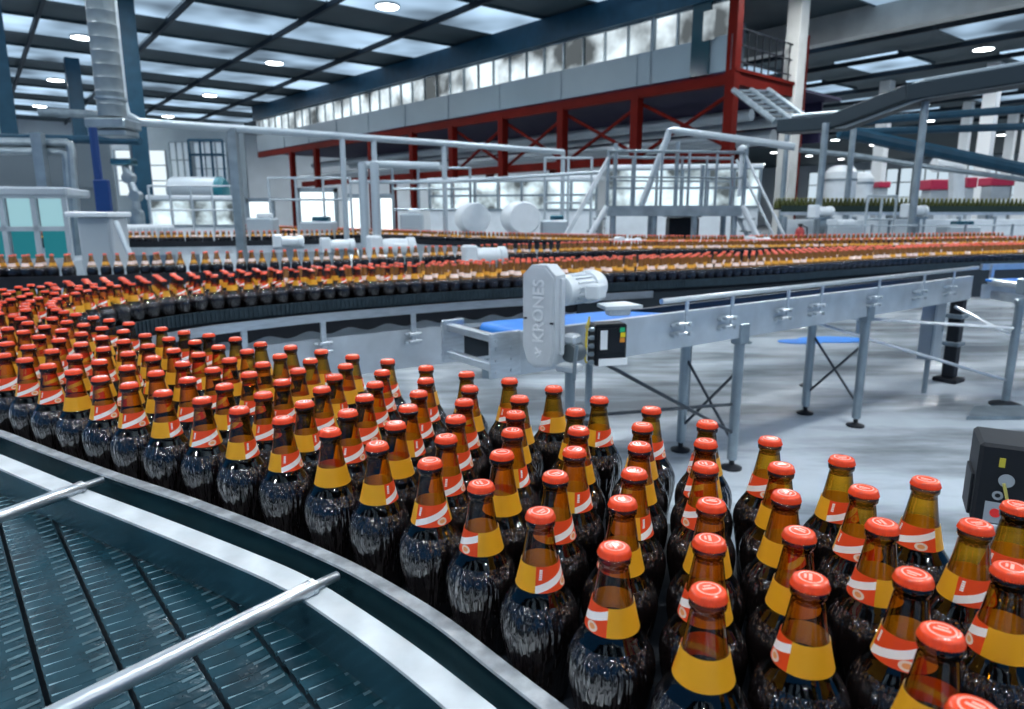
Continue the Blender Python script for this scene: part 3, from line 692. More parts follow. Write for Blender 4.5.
for i, t in enumerate((1.70, 3.12)):
    b = MB()
    b.tube(bp(t, .02, .16), bp(t, BW - .02, .62), .009, 8); b.tube(bp(t, .02, .60), bp(t, BW - .02, .16), .009, 8)
    b.build('cross_brace', BRACE, blue)
b = MB(); b.tube(bp(1.7, .02, .40), bp(.62, .3, .44), .010, 8); b.tube(bp(.62, -.02, .78), bp(1.7, .02, .22), .010, 8); b.build('cross_brace', BRACE, blue)
b = MB(); b.tube(bp(.66, .3, .02), bp(.66, .3, .80), .028, 12); lg = b.build('leg', LEGSTEEL, blue)
b = MB(); b.lathe([(.06, 0), (.062, .012), (.03, .022)], 16, bp(.66, .3, 0)); b.build('foot', BLACK, lg)
# ---- drive unit
dv = thing('drive_unit', 'grey chain drive cover with raised lettering and white motor at the blue belt nose', 'motor drive', bp(.12, -.1, .7))
UN = Vector((-.50, -.866, 0)); UW = Vector((.866, -.50, 0)); GC = atY(544, 316, 2.80)
b = MB(); w, h, ch = .074, .212, .040
poly = [(-w + ch * .6, -h + .02), (-w * .2, -h), (w - ch * .4, -h + .012), (w, -h + .07), (w, h - ch), (w - ch, h), (-w + ch, h), (-w, h - ch), (-w, -h + .09)]
fr = (GC, UW, Z, UN); b.prism(poly, -.045, .045, 0, fr); inner_ = [(x * .88, y * .95) for x, y in poly]; b.prism(inner_, .044, .052, 0, fr)
b.box(GC + UW * (w + .004) + UN * -.01, (.012, .03, h * 1.5), (UW, UN, Z), 0, .003)
COVER = mat('cast_grey_cover', (.52, .56, .59), .42, .25, .08, 12, .06, 120)
cv = b.build('chain_cover', COVER, dv)
b = MB()
for (x, y) in ((-.058, -.005), (.0, -.015), (.062, -.02)): b.box(GC + UW * x + Z * y + UN * .0535, (.014, .006, .007), (UW, UN, Z))
b.build('cover_slot', BLACK, cv)
fc = bpy.data.curves.new('lettering', 'FONT'); fc.body = 'KRONES'; fc.size = .068; fc.extrude = .004; fc.align_x = 'CENTER'; fc.align_y = 'CENTER'; fc.bevel_depth = .0008
fo_ = bpy.data.objects.new('tmp_text', fc); COL.objects.link(fo_); bpy.context.view_layer.update()
me = bpy.data.meshes.new_from_object(fo_.evaluated_get(bpy.context.evaluated_depsgraph_get())); bpy.data.objects.remove(fo_)
LETTER = mat('letter_shading_grey', (.72, .75, .77), .4, .2); me.materials.clear(); me.materials.append(LETTER)  # lighter than the cover: the raised letters' shading is put into the colour
lo = bpy.data.objects.new('lettering', me); COL.objects.link(lo); lo.parent = cv
R = Matrix((Z, -UW, UN)).transposed().to_4x4()   # text runs upwards
lo.matrix_parent_inverse = cv.matrix_parent_inverse.inverted() @ Matrix.Translation(-dv.location) if False else Matrix.Identity(4)
bpy.context.view_layer.update()
lo.matrix_world = Matrix.Translation(GC + UN * .054 + UW * .004 + Z * .025) @ R
# mark under the lettering: a small emblem of three strokes
b = MB(); b.tube(GC + UN * .053 + Z * -.125 + UW * -.012, GC + UN * .053 + Z * -.150 + UW * .012, .004, 6); b.tube(GC + UN * .053 + Z * -.150 + UW * -.014, GC + UN * .053 + Z * -.138 + UW * .016, .004, 6); b.tube(GC + UN * .053 + Z * -.165 + UW * -.006, GC + UN * .053 + Z * -.150 + UW * .014, .003, 6)
b.build('emblem', LETTER, cv)
MA = Vector((.62, .78, 0)).normalized(); MS = MA.cross(Z)
mc = atY(566, 290, 2.9); AX3 = (MS, Z, MA)
b = MB(); b.lathe([(.045, -.06), (.066, -.05), (.066, .0), (.060, .005), (.060, .15), (.072, .152), (.074, .165), (.074, .21), (.066, .235), (.04, .245), (0, .245)], 28, mc, None, AX3)
for i in range(10):
    a = PI * i / 9 - PI * .5; b.box(mc + MA * .078 + (MS * math.cos(a) + Z * math.sin(a)) * .063, (.010, .004, .13), (MS * math.cos(a) + Z * math.sin(a), MA.cross(MS * math.cos(a) + Z * math.sin(a)), MA))
mt = b.build('motor', WHITEMETAL, dv)
b = MB(); b.box(mc + MA * .05 + Z * .0 - MA.cross(Z) * -.05 + UW * .0 + Vector((.05, -.06, .0)), (.06, .09, .06), (UW, UN, Z), 0, .006); b.build('terminal_box', WHITEMETAL, mt)
gc = atY(574, 352, 2.83); b = MB(); b.lathe([(.0, -.04), (.038, -.04), (.043, -.025), (.043, .03), (.03, .04), (0, .04)], 24, gc, None, (MS, Z, MA)); b.build('shaft_housing', mat('dark_cast_housing', (.10, .12, .13), .4, .6), dv)
b = MB(); b.box(gc + Z * .055 - UW * .01, (.06, .07, .045), (UW, UN, Z), 0, .01); b.build('gear_bracket', PLATE, dv); b = MB(); b.box(gc - Z * .07 + UW * -.02, (.10, .08, .03), (UW, UN, Z), 0, .008); b.build('base_bracket', PLATE, dv)
# ---- control box with cables and cap
bx = atY(607, 343, 3.0); cbx = thing('control_box', 'small black control box with stickers and yellow cables beside the chain drive', 'control box', bx - Z * .09)
BXX = Vector((.97, .24, 0)).normalized(); BXY = Vector((-.24, .97, 0)).normalized(); AXC = (BXX, BXY, Z)
b = MB(); b.box(bx, (.150, .10, .185), AXC, 0, .008); b.box(bx + Z * .02 - BXY * .052, (.13, .01, .11), AXC, 0, .003); cb = b.build('box_body', BLACK, cbx)
b = MB(); b.box(bx - BXY * .0585 + BXX * -.038 + Z * .025, (.032, .002, .085), AXC); b.box(bx - BXY * .0525 + Z * -.076 + BXX * .01, (.135, .004, .032), AXC); tag(b.build('pale_sticker', mat('pale_sticker', (.72, .76, .78), .5), cbx), 'pale grey label plates')
for (x, z, c, nm) in ((.047, .068, (.02, .45, .20), 'green_sticker'), (.050, .045, (.75, .60, .02), 'yellow_sticker'), (.048, .022, (.65, .25, .03), 'orange_sticker')):
    b = MB(); b.box(bx - BXY * .0585 + BXX * x + Z * z, (.022, .002, .020), AXC); tag(b.build(nm, mat(nm, c, .5), cbx), nm.replace('_', ' '))
for i in range(5):
    z = .07 - i * .037; b = MB(); p = bx - BXX * .075 - BXY * .03 + Z * z; b.tube(p, p - BXX * .018, .011, 10); b.tube(p - BXX * .015, p - BXX * .028, .007, 8); cn = b.build('cable_gland', MIDGREY, cbx)
    b = MB(); q = p - BXX * .028; e = bx - BXX * .112 - BXY * .045 + Z * (.06 - i * .005)
    b.path([q, q - BXX * .006 + Z * .003, q - BXX * .010 + Z * .012, e + Z * .03, e + Z * .07 + BXX * .01], .0042, 8); tag(b.build('cable', mat('yellow_cable' if i in (0, 2, 4) else 'grey_cable', (.70, .52, .03) if i in (0, 2, 4) else (.25, .28, .3), .45), cbx), 'yellow cable' if i in (0, 2, 4) else 'grey cable')
cp = atY(618, 306, 2.98); b = MB(); b.prism([(-.085, -.07), (.095, -.05), (.075, .10), (-.075, .06)], -.008, .008, 0, (cp, BXX, BXY, (Z + Vector((0, -.25, 0))).normalized())); b.box(cp - Z * .02 + BXX * .0, (.10, .06, .04), AXC, 0, .006)
b.build('cover_lid', WHITEMETAL, cbx)
b = MB(); b.path([atY(577, 345, 2.72), atY(575, 362, 2.72), atY(574, 380, 2.72)], .008, 8); tag(b.build('cable_conduit', MIDGREY, cbx), 'grey cable hanging below the drive')
# ---- side conveyor at the right, its frame, cabinet and post
sdc = thing('side_conveyor', 'second blue-belt conveyor branching off beyond the end of the first one', 'conveyor')
SD = Vector((.97, .24)).normalized(); SN = Vector((-SD.y, SD.x)); S0 = Vector((4.02, 5.18))
def sp(t, n, z): q = S0 + SD * t + SN * n; return Vector((q.x, q.y, z))
AXS = (V3(SD, 0), V3(SN, 0), Z)
b = MB(); b.box(sp(1.5, 0, .86), (3, .008, .12), AXS); b.box(sp(1.5, .50, .86), (3, .008, .12), AXS); b.build('side_plate', PLATE, sdc)
b = MB(); b.box(sp(1.5, .25, .955), (3, .46, .02), AXS, 0, .004); b.build('belt', BLUEBELT, sdc)
b = MB(); b.box(sp(1.5, .53, 1.06), (3.0, .02, .05), AXS); [b.box(sp(t, .515, .98), (.03, .02, .2), AXS) for t in (.1, 1.5, 2.9)]; b.build('side_rail', STEEL, sdc)
b = MB(); b.tube(Vector((3.93, 5.17, .945)), Vector((3.95, 5.64, .945)), .03, 10); b.box(Vector((3.95, 5.40, .84)), (.03, .4, .07)); b.build('end_bar', STEEL, sdc)
b = MB(); b.tube(Vector((3.92, 5.24, .03)), Vector((3.92, 5.24, .82)), .03, 12); b.box(Vector((3.93, 5.20, .95)), (.12, .10, .12), None, 0, .01); b.box(Vector((3.90, 5.15, .84)), (.16, .06, .05), None, 0, .01); lg = b.build('leg', LEGSTEEL, sdc)
b = MB(); b.lathe([(.11, 0), (.11, .015), (.03, .04)], 16, (3.92, 5.24, 0)); b.build('foot', BLACK, lg)
b = MB(); b.tube(Vector((3.92, 5.24, .20)), bp(3.17, BW + .05, .70), .012, 8); b.tube(Vector((3.92, 5.24, .62)), bp(3.17, BW + .05, .74), .012, 8); b.tube(Vector((3.92, 5.24, .58)), Vector((6.2, 5.3, .58)), .012, 8); b.tube(Vector((3.92, 5.24, .55)), Vector((3.62, 5.55, .75)), .012, 8); b.build('cross_brace', STEEL, sdc)
for t in (1.3, 2.7):
    for n in (.03, .47):
        b = MB(); b.tube(sp(t, n, 0), sp(t, n, .82), .028, 12); b.build('leg', LEGSTEEL, sdc)
q = at(932, 352, 0) ; q = Vector((3.50, 5.62, 0))
c = thing('junction_cabinet', 'narrow grey cabinet hung under the far end of the blue belt conveyor', 'cabinet', (q.x, q.y, .35))
b = MB(); b.box(q + Z * .55, (.17, .12, .50), AXB, 0, .008); b.build('cabinet_body', GREYPAINT, c); b = MB(); b.box(q + Z * .55 - Vector((0, .063, 0)), (.14, .006, .45), AXB, 0, .003); b.box(q + Z * .57 - Vector((-.05, .07, 0)), (.012, .012, .06), AXB); b.build('cabinet_door', MIDGREY, c)
b = MB(); b.tube(q + Z * .0, q + Z * .31, .02, 10); b.build('stand', MIDGREY, c)
q = Vector((3.97, 6.04, 0)); c = thing('support_column', 'thick dark support leg with a black foot under the far end of the blue conveyor', 'support', tuple(q))
b = MB(); b.box(q + Z * .45, (.10, .10, .82), AXB, 0, .01); b.build('post', BLACK, c); b = MB(); b.box(q + Z * .02, (.2, .2, .04), AXB, 0, .01); b.build('foot', BLACK, c)
for z in (.35, .6, .78): b = MB(); b.box(q + Z * z, (.14, .14, .04), AXB, 0, .008); b.build('clamp_collar', MIDGREY, c)
for i, (px, py, sx, sy, lb) in enumerate(((833, 340, .42, .20, 'larger bright blue patch on the floor behind the blue conveyor legs'), (800, 342, .26, .14, 'smaller bright blue patch beside the larger one on the floor'))):
    q = at(px, py, 0); b = MB(); b.lathe([(1, .004), (1, .010), (0, .011)], 24); o = b.build('floor_patch', mat('blue_floor_patch', (.015, .22, .72), .4)); o.location = (q.x, q.y, 0); o.scale = (sx, sy, 1); tag(o, lb, 'floor patch')  # thin blue discs standing for blue reflective puddle marks on the floor
# steel cover plate on the floor, right
q = at(992, 414, 0); b = MB(); b.prism([(-.30, -.16), (.6, -.14), (.7, .14), (-.05, .13)], .002, .03, 0, (Vector((q.x, q.y, 0)), Vector((1, 0, 0)), Vector((0, 1, 0)), Z))
tag(b.build('floor_cover', MIDGREY), 'low grey steel cover plate lying on the floor below the side conveyor', 'cover plate')
# ---- black sensor housing, right edge
hc = atY(1007, 477, 1.22); sh = thing('sensor_housing', 'black box housing with pictogram stickers standing beside the near bottles', 'sensor housing', (hc.x, hc.y, 0))
HX = Vector((.88, -.47, 0)).normalized(); HY = Vector((.47, .88, 0)).normalized(); AXH = (HX, HY, Z)
b = MB(); b.box(hc, (.112, .12, .155), AXH, 0, .006); b.box(hc - HX * .058 + Z * -.03, (.006, .08, .08), AXH, 0, .002); hb = b.build('housing_body', BLACK, sh)
fz = -HY * .0612; STK = mat('grey_pictogram', (.27, .31, .35), .5)
def disc(c, r0, r1, m, nm):
    b = MB(); n = 20; vs = []
    for rr in (r0, r1):
        for dz in (0, -.0015):
            vs += [c + HX * (rr * math.cos(2 * PI * i / n)) + Z * (rr * math.sin(2 * PI * i / n)) + HY * dz for i in range(n)]
    fs = []
    for i in range(n):
        j = (i + 1) % n; fs += [(n + i, n + j, 3 * n + j, 3 * n + i), (2 * n + i, 2 * n + j, 3 * n + j, 3 * n + i)]
        if r0 > 0: fs.append((i, j, n + j, n + i))
    b.add(vs, fs); return b.build(nm, m, sh)
disc(hc + fz + HX * -.010 + Z * .012, .0, .0125, STK, 'round_sticker'); disc(hc + fz + HX * -.020 - Z * .018, .0045, .0085, STK, 'ring_sticker')
b = MB(); b.box(hc + fz + HX * -.020 - Z * .052, (.034, .0015, .040), AXH); b.build('pale_sticker', STK, sh)
disc(hc + fz - HY * .001 + HX * -.020 - Z * .052, .0, .0085, mat('red_mark', (.7, .03, .03), .5), 'red_mark')
b = MB(); b.box(hc + fz + HX * -.020 + Z * .045, (.009, .0015, .017), AXH); tag(b.build('yellow_sticker', mat('yellow_mark', (.42, .38, .04), .5), sh), 'small yellow sticker'); b = MB(); b.tube(hc + fz + HX * -.014 + Z * .008 - HY * .006, hc + fz + HX * -.002 - Z * .035 - HY * .006, .0028, 8); tag(b.build('yellow_wand', mat('yellow_wand', (.42, .38, .10), .5), sh), 'thin yellow rod')
b = MB(); b.tube(hc + HX * .085 - Z * .0 + HY * .03, Vector((hc.x, hc.y, 0)) + HX * .085 + HY * .03, .014, 12); b.box(hc + HX * .068 + HY * .03, (.05, .03, .03), AXH); b.lathe([(.06, 0), (.06, .012), (.014, .02)], 14, Vector((hc.x, hc.y, 0)) + HX * .085 + HY * .03); b.build('stand_post', MIDGREY, sh)
# ================================================================ FAR CONVEYORS
def simple_conveyor(name, label, P, z, width, gap=1.6, guard=BLACK, leg_off=.1, plate=(.12, .02)):
    t = thing(name, label, 'conveyor')
    b = MB(); b.sweep(P, [(-.06, z - .03), (-.06, z), (width, z), (width, z - .03)]); b.build('conveyor_belt', BELTGREY, t)
    b = MB(); b.sweep(P, [(-.085, z - plate[1] - .02), (-.085, z + .05), (-.075, z + .05), (-.075, z - plate[1] - .02)]); tag(b.build('side_guard', guard, t), 'black side guard')
    b = MB(); b.sweep(P, [(-.08, z - .02 - plate[1] - plate[0]), (-.08, z - .02 - plate[1]), (-.07, z - .02 - plate[1]), (-.07, z - .02 - plate[1] - plate[0])]); b.build('frame_plate', PLATE, t)
    for q in resample(P, gap)[1:-1]:
        b = MB(); b.tube((q.x, q.y, .0), (q.x, q.y, z - .03), .03, 8); b.lathe([(.07, 0), (.07, .02), (.03, .04)], 10, (q.x, q.y, 0)); b.build('leg', MIDGREY, t)
    return t
simple_conveyor('bottle_conveyor', 'straight dark-sided bottle conveyor running behind the bend', S3, 1.0, .32)
simple_conveyor('bottle_conveyor', 'distant bottle conveyor angling away under the platform towards the bright gates', S4, 1.0, .32, 2.0)
simple_conveyor('bottle_conveyor', 'short distant bottle conveyor below the white machine covers', S5, 1.02, .26, 1.2)
simple_conveyor('bottle_conveyor', 'raised dark conveyor carrying olive bottles along the far aisle', SR, 1.60, .35, 1.5, mat('olive_guard', (.02, .035, .03), .5), .1, (.06, .05))
b = MB(); cnt = 0
for r in range(2):
    for q in resample(offs(SR, .04 + r * .09), .095):
        cnt += 1; b.lathe([(.035, 0), (.040, .08), (.026, .116), (.0155, .165), (.0132, .19)], 8, (q.x, q.y, 1.6004), lambda h: 0); b.lathe([(.0150, .189), (.012, .1995)], 8, (q.x, q.y, 1.6004), lambda h: 1)
tag(b.build('olive_bottles', [YDARK, mat('yellow_cap_far', (.32, .28, .04), .4)], None, True, 60), 'distant olive bottles with yellowish caps on the raised conveyor', 'bottles', None, 'stuff')
# white drive motors sitting on the far lines
def small_motor(p, label, sc=1.0, ax=None):
    t = thing('conveyor_motor', label, 'motor', p, 'white drive motors on the far lines'); ax = (ax or Vector((.9, .4, 0))).normalized(); sd_ = ax.cross(Z); p = Vector(p); c = p + Z * .13 * sc
    b = MB(); b.lathe([(0, -.16 * sc), (.08 * sc, -.15 * sc), (.09 * sc, -.05 * sc), (.085 * sc, .12 * sc), (.1 * sc, .13 * sc), (.1 * sc, .2 * sc), (.05 * sc, .22 * sc), (0, .22 * sc)], 18, c, None, (sd_, Z, ax)); b.build('motor', WHITEMETAL, t)
    b = MB(); b.box(c - ax * .22 * sc, (.14 * sc, .18 * sc, .24 * sc), (ax, sd_, Z), 0, .02 * sc); b.build('gearbox', WHITEMETAL, t)
    b = MB(); b.box(p + Z * .015 - ax * .05 * sc, (.5 * sc, .2 * sc, .03), (ax, sd_, Z)); b.build('mount_plate', MIDGREY, t)
for (px, py, Y, z, lb, sc) in ((395, 236, 7.3, 1.02, 'white drive motor on the far line, just past the two standpipes', 1.0), (488, 241, 6.2, 1.02, 'white drive motor perched just behind the packed bottles, mid line', .8), (340, 237, 8.2, 1.02, 'white drive motor on the far line below the widest bright gate', .8), (290, 232, 9.5, 1.02, 'white drive motor beside the bright doorway', .8), (630, 236, 8.6, 1.04, 'white drive motor under the platform deck', .7), (760, 237, 8.8, 1.04, 'white drive motor at the foot of the platform stair', .7), (822, 218, 12.6, 1.4, 'white drive motor on the far panel housing', 1.0), (915, 218, 12.9, 1.4, 'white drive motor beside the slim aisle post', 1.1)):
    q = atY(px, py, Y); t = small_motor((q.x, q.y, z), lb, sc)
    if True:
        b = MB(); b.box((q.x, q.y, z / 2), (.12, .12, z)); b.build('pedestal', MIDGREY, bpy.context.scene.objects[[o.name for o in COL.objects if o.name.startswith('conveyor_motor')][-1]])
# ================================================================ HALL STRUCTURE
QM = 0.0; MO = Vector((5.27, 18.6, 0)); M1 = Vector((-.661, .750, 0)).normalized(); M2 = Vector((.750, .661, 0)).normalized()
def mh(s, q, z): return MO + M1 * s + M2 * q + Vector((0, 0, z))
def cross_line(px, O, D):
    d = ray(px, YH); den = D.x * d.y - D.y * d.x; return (-O.x * d.y + O.y * d.x) / den
s_of = lambda px: cross_line(px, MO, M1)
mz = thing('mezzanine', 'long steel mezzanine gallery with lit windows above a red frame', 'mezzanine', tuple(mh(0, QM, 0)))
s0 = s_of(722); s1 = s_of(262)
PANEL = mat('gallery_panel', (.15, .20, .235), .5, .1, .08, .7)
b = MB(); b.box(mh((s0 + s1) / 2, QM + .05, 5.475), (s1 - s0, .1, .85), (M1, M2, Z))
for i in range(int((s1 - s0) / 3)): b.box(mh(s0 + i * 3, QM - .01, 5.475), (.04, .04, .85), (M1, M2, Z))
b.build('parapet_panel', PANEL, mz)
b = MB(); b.box(mh((s0 + s1) / 2, QM + .1, 7.15), (s1 - s0, .5, .75), (M1, M2, Z)); b.build('fascia_beam', DARKBLUE, mz)
WING = glow('gallery_window_light', (.80, .93, 1.0), 1.0)
def wing():
    nt = WING.node_tree; e = nt.nodes['Emission']; tc = nt.nodes.new('ShaderNodeTexCoord'); n = nt.nodes.new('ShaderNodeTexNoise'); n.inputs['Scale'].default_value = .55; n.inputs['Detail'].default_value = 4
    r = nt.nodes.new('ShaderNodeMapRange'); r.inputs['From Min'].default_value = .42; r.inputs['From Max'].default_value = .62; r.inputs['To Min'].default_value = .12; r.inputs['To Max'].default_value = 1.25
    nt.links.new(tc.outputs['Object'], n.inputs['Vector']); nt.links.new(n.outputs['Fac'], r.inputs['Value']); nt.links.new(r.outputs[0], e.inputs['Strength'])
wing()
L_ = (s1 - s0) / 12
for i in range(12):
    c = mh(s0 + (i + .5) * L_, QM + .15, 6.33); b = MB(); b.box(c, (L_, .04, .9), (M1, M2, Z)); w = b.build('gallery_window', WING, mz)
    b = MB()
    for e in (-.5, -.17, .17, .5): b.box(c + M1 * (L_ * e) - M2 * .06, (.06, .08, .92), (M1, M2, Z))
    b.box(c - M2 * .06 + Z * .43, (L_, .06, .06), (M1, M2, Z)); b.box(c - M2 * .06 - Z * .43, (L_, .06, .06), (M1, M2, Z)); b.build('window_frame', MIDGREY, w)
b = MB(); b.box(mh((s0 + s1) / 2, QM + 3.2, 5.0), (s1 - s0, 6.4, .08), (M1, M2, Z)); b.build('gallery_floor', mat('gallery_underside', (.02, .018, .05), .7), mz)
b = MB(); b.box(mh((s0 + s1) / 2, QM + .1, 4.87), (s1 - s0, .2, .30), (M1, M2, Z)); b.build('red_beam', RED, mz)
b = MB(); b.box(mh((s_of(600) + s_of(300)) / 2, QM + .3, 3.05), (s_of(300) - s_of(600), .2, .25), (M1, M2, Z)); b.box(mh(s_of(600) / 2, QM + .3, 3.0), (s_of(600), .2, .25), (M1, M2, Z)); b.build('red_beam', RED, mz)
q_end = cross_line(775, MO, M2)
for px in (722, 631, 559, 501, 452, 413, 372, 318, 294):
    s = s_of(px); w = .26
    b = MB(); b.box(mh(s, QM + .1, 2.4 if px < 700 else 3.6), (w, w, 4.8 if px < 700 else 7.2), (M1, M2, Z)); b.build('red_column', RED, mz)
for (pa, pb) in ((722, 631), (631, 559), (559, 501), (501, 452)):
    a, c = s_of(pa), s_of(pb)
    b = MB(); b.tube(mh(a, QM + .3, 3.15), mh(c, QM + .3, 4.6), .055, 8); b.tube(mh(c, QM + .3, 3.15), mh(a, QM + .3, 4.6), .055, 8); b.build('cross_brace', RED, mz)
e1_ = s_of(683); b = MB(); b.box(mh(e1_ / 2 + .1, QM - .04, 5.9), (e1_ - .3, .08, 1.75), (M1, M2, Z)); tag(b.build('corner_panel', mat('dark_glass_panel', (.012, .04, .055), .15), mz), 'dark glazed corner panel')
b = MB(); b.box(mh(e1_ * .32, QM - .09, 6.2), (e1_ * .4, .04, .7), (M1, M2, Z)); b.build('corner_window', WING, mz)
b = MB(); b.box(mh((s0 + s1) / 2, QM + 6.2, 4.35), (s1 - s0 - 1, .1, 1.25), (M1, M2, Z)); tag(b.build('gloom_panel', MATS['gallery_underside'], mz), 'added dark sheet standing for the gloom under the gallery')  # added dark sheet, puts the gloom under the gallery into colour
# second row of red columns and pipes under the gallery
for i in range(6):
    s = s0 + 3 + i * 4.4; b = MB(); b.box(mh(s, QM + 5.5, 2.45), (.3, .3, 4.9), (M1, M2, Z)); b.build('red_column', RED, mz)
PIPE = mat('pale_pipe_lagging', (.37, .43, .47), .4, .3)
for i, (dq, z, r) in enumerate(((2.0, 4.2, .16), (3.3, 3.7, .22), (1.2, 3.55, .10), (4.4, 4.3, .18))):
    b = MB(); b.tube(mh(s0 + .5, QM + dq, z), mh(s1 - 3, QM + dq, z), r, 12); tag(b.build('service_pipe', PIPE), ['pale service pipe high under the gallery', 'widest pale service pipe under the gallery', 'thin pale service pipe lowest under the gallery', 'pale service pipe deepest under the gallery'][i], 'pipe')
# gallery end: glazed landing with black railings
b = MB(); b.box(mh(s0, (QM + q_end) / 2, 4.87), (.2, q_end - QM, .30), (M1, M2, Z)); b.box(mh(s0, (QM + q_end) / 2, 5.06), (.3, q_end - QM, .08), (M1, M2, Z)); b.build('red_beam', RED, mz)
b = MB(); b.box(mh(s0, q_end, 3.2), (.36, .36, 6.4), (M1, M2, Z)); b.build('red_column', RED, mz)
b = MB()
for i in range(9): b.box(mh(s0, QM + .4 + (q_end - QM - .6) * i / 8, 5.55), (.03, .03, 1.1), (M1, M2, Z))
for z in (5.3, 5.7, 6.1): b.box(mh(s0, (QM + q_end) / 2, z), (.03, q_end - QM - .4, .04), (M1, M2, Z))
b.build('landing_railing', BLACK, mz)
b = MB(); b.box(mh(s0 + 2.5, (QM + q_end) / 2 + .6, 6.2), (.08, q_end - QM + 1.2, 2.4), (M1, M2, Z)); b.build('landing_wall', PANEL, mz)
b = MB(); b.box(mh(s0 + 2.44, (QM + q_end) / 2 - .1, 6.3), (.04, 1.0, .9), (M1, M2, Z)); b.build('landing_window', WING, mz)
# steel gallery stair coming down to the right
st = thing('gallery_stair', 'grey steel flight of stairs coming down from the red corner of the gallery', 'stair', tuple(mh(s0 - .3, q_end - .5, 2.9)))
a0 = atY(754, 90, 17.6); a1 = atY(797, 122, 16.2)
b = MB()
for o in (0, .42, .84):
    p0 = a0 + Vector((o, 0, 0)) - Vector((.5, 0, 0)); p1 = a1 + Vector((o, 0, 0)) - Vector((.5, 0, 0)); b.tube(p0, p1, .07, 8)
b.build('stringer', MIDGREY, st)
b = MB()
for i in range(9): p = a0 + (a1 - a0) * (i / 8); b.box(p + Vector((-.08, 0, -.03)), (.8, .25, .03))
b.build('tread', MIDGREY, st)
b = MB(); b.tube(a1 + Vector((-.2, 0, 0)), Vector((a1.x - .2, a1.y, 0)), .06, 8); b.build('stair_support', MIDGREY, st)
# pale concrete column right of it, girder above
CONC = mat('pale_concrete_column', (.50, .51, .49), .7, 0, .1, 2)
def column(px, Y, z1, w, m, label, z0=0, nm='hall_column'):
    p = atY(px, 214, Y); b = MB(); b.box((p.x, p.y, (z0 + z1) / 2), (w, w, z1 - z0), (E1, E2, Z), 0, .01); b.box((p.x, p.y, z0 + .05), (w * 1.25, w * 1.25, .1), (E1, E2, Z)); return tag(b.build(nm, m), label, 'column', None, 'structure')
column(783, 20.5, 7.6, .42, CONC, 'pale square column beside the red corner column')
b = MB(); qg = 22.2; b.box(hall(20, qg, 7.2), (52, .5, .8), (E1, E2, Z)); struct('trim_40', b, CONC, 'pale roof girder at the top right')
column(21, 20, 7.6, .40, DARKBLUE, 'dark blue column at the far left edge'); column(146, 20.5, 7.6, .44, DARKBLUE, 'dark blue column right of the ribbed duct'); column(90, 29, 7.6, .5, DARKBLUE, 'slim dark blue column behind the ribbed duct')
for i, (px, Y, w) in enumerate(((874, 34, .5), (976, 30, .5), (1019, 24, .4), (955, 40, .45), (1000, 42, .45))): column(px, Y, 7.6, w, mat('white_column', (.70, .73, .74), .5), ['white column behind the raised conveyor', 'white column near the far red machines', 'white column at the right edge', 'slender white column far back', 'farthest white column'][i])
# ---- ribbed vertical duct with pipe
Yd = 9.0; c0 = atY(115, 138, Yd); c1 = atY(106, -14, Yd)
dt = thing('ventilation_duct', 'big ribbed grey ventilation duct dropping from the roof', 'duct', (c0.x, c0.y, c0.z))
prof = []; z = 0.0; Lz = 7.58 - c0.z - .25
rd = .16
while z < Lz: prof += [(rd, z), (rd, z + .13), (rd + .004, z + .14), (rd, z + .15)]; z += .155
b = MB(); b.lathe(prof + [(rd, Lz)], 28, (c0.x, c0.y, c0.z + .25)); b.build('spiral_duct', mat('duct_zinc', (.20, .24, .26), .42, .6, .12, 5), dt)
b = MB()
b.lathe([(rd + .02, 0), (rd + .02, .03)], 28, (c0.x, c0.y, c0.z + .45)); 
b.build('duct_collar', MIDGREY, dt); b = MB(); b.box(c0 + Z * .16, (.50, .42, .12), None, 0, .02); b.build('outlet_box', MIDGREY, dt); b = MB(); b.box(c0 + Z * .05 + Vector((.04, 0, 0)), (.38, .34, .08), None, 0, .02); b.build('outlet_flange', MIDGREY, dt)
p0 = atY(129, 121, 9.7); p1 = atY(563, 156, 14.4); p1.z = p0.z
pr = thing('pipe_rack', 'long pale pipe run on slim posts crossing the hall below the gallery', 'pipe', (p0.x, p0.y, 0))
b = MB(); b.path([Vector((p0.x - .05, p0.y, 6.4)), Vector((p0.x - .05, p0.y, p0.z + .25)), Vector((p0.x - .02, p0.y, p0.z + .08)), Vector((p0.x + .1, p0.y + .1, p0.z)), p0 + (p1 - p0) * .4, p1], .055, 12); b.build('pipe', PIPE, pr)
for px in (238, 345, 376, 445, 563):
    d = ray(px, 200); t = (p0.x * d.y - p0.y * d.x) / ((p1.y - p0.y) * d.x - (p1.x - p0.x) * d.y); q = p0 + (p1 - p0) * min(max(t, .02), 1)
    b = MB(); b.box((q.x, q.y, q.z / 2), (.12, .12, q.z)) if px == 238 else b.tube((q.x, q.y, 0), (q.x, q.y, q.z), .045, 10); b.build('post', MIDGREY if px < 300 else PIPE, pr)
# thin horizontal pipes
def pipe(nm, label, pts, r, m=PIPE): b = MB(); b.path(pts, r, 10); return tag(b.build(nm, m), label, 'pipe')
pipe('railing_pipe', 'thin white pipe running level in front of the bright machine windows', [atY(350, 182, 11.5), atY(445, 182, 11.8), atY(600, 172, 12.2)], .03)
pipe('duct_pipe', 'short pale pipe bridging two posts below the long pipe run', [atY(366, 165, 11.45), atY(380, 164, 11.45), atY(440, 166, 11.6)], .06)
for px, top, Y in ((362, 162, 11.2), (374, 162, 11.2)):
    q = atY(px, top, Y); pipe('standpipe', 'pale standpipe dropping to the floor, %s of two beside the bright gate' % ('first' if px == 362 else 'second'), [Vector((q.x, q.y, 0)), q], .07)
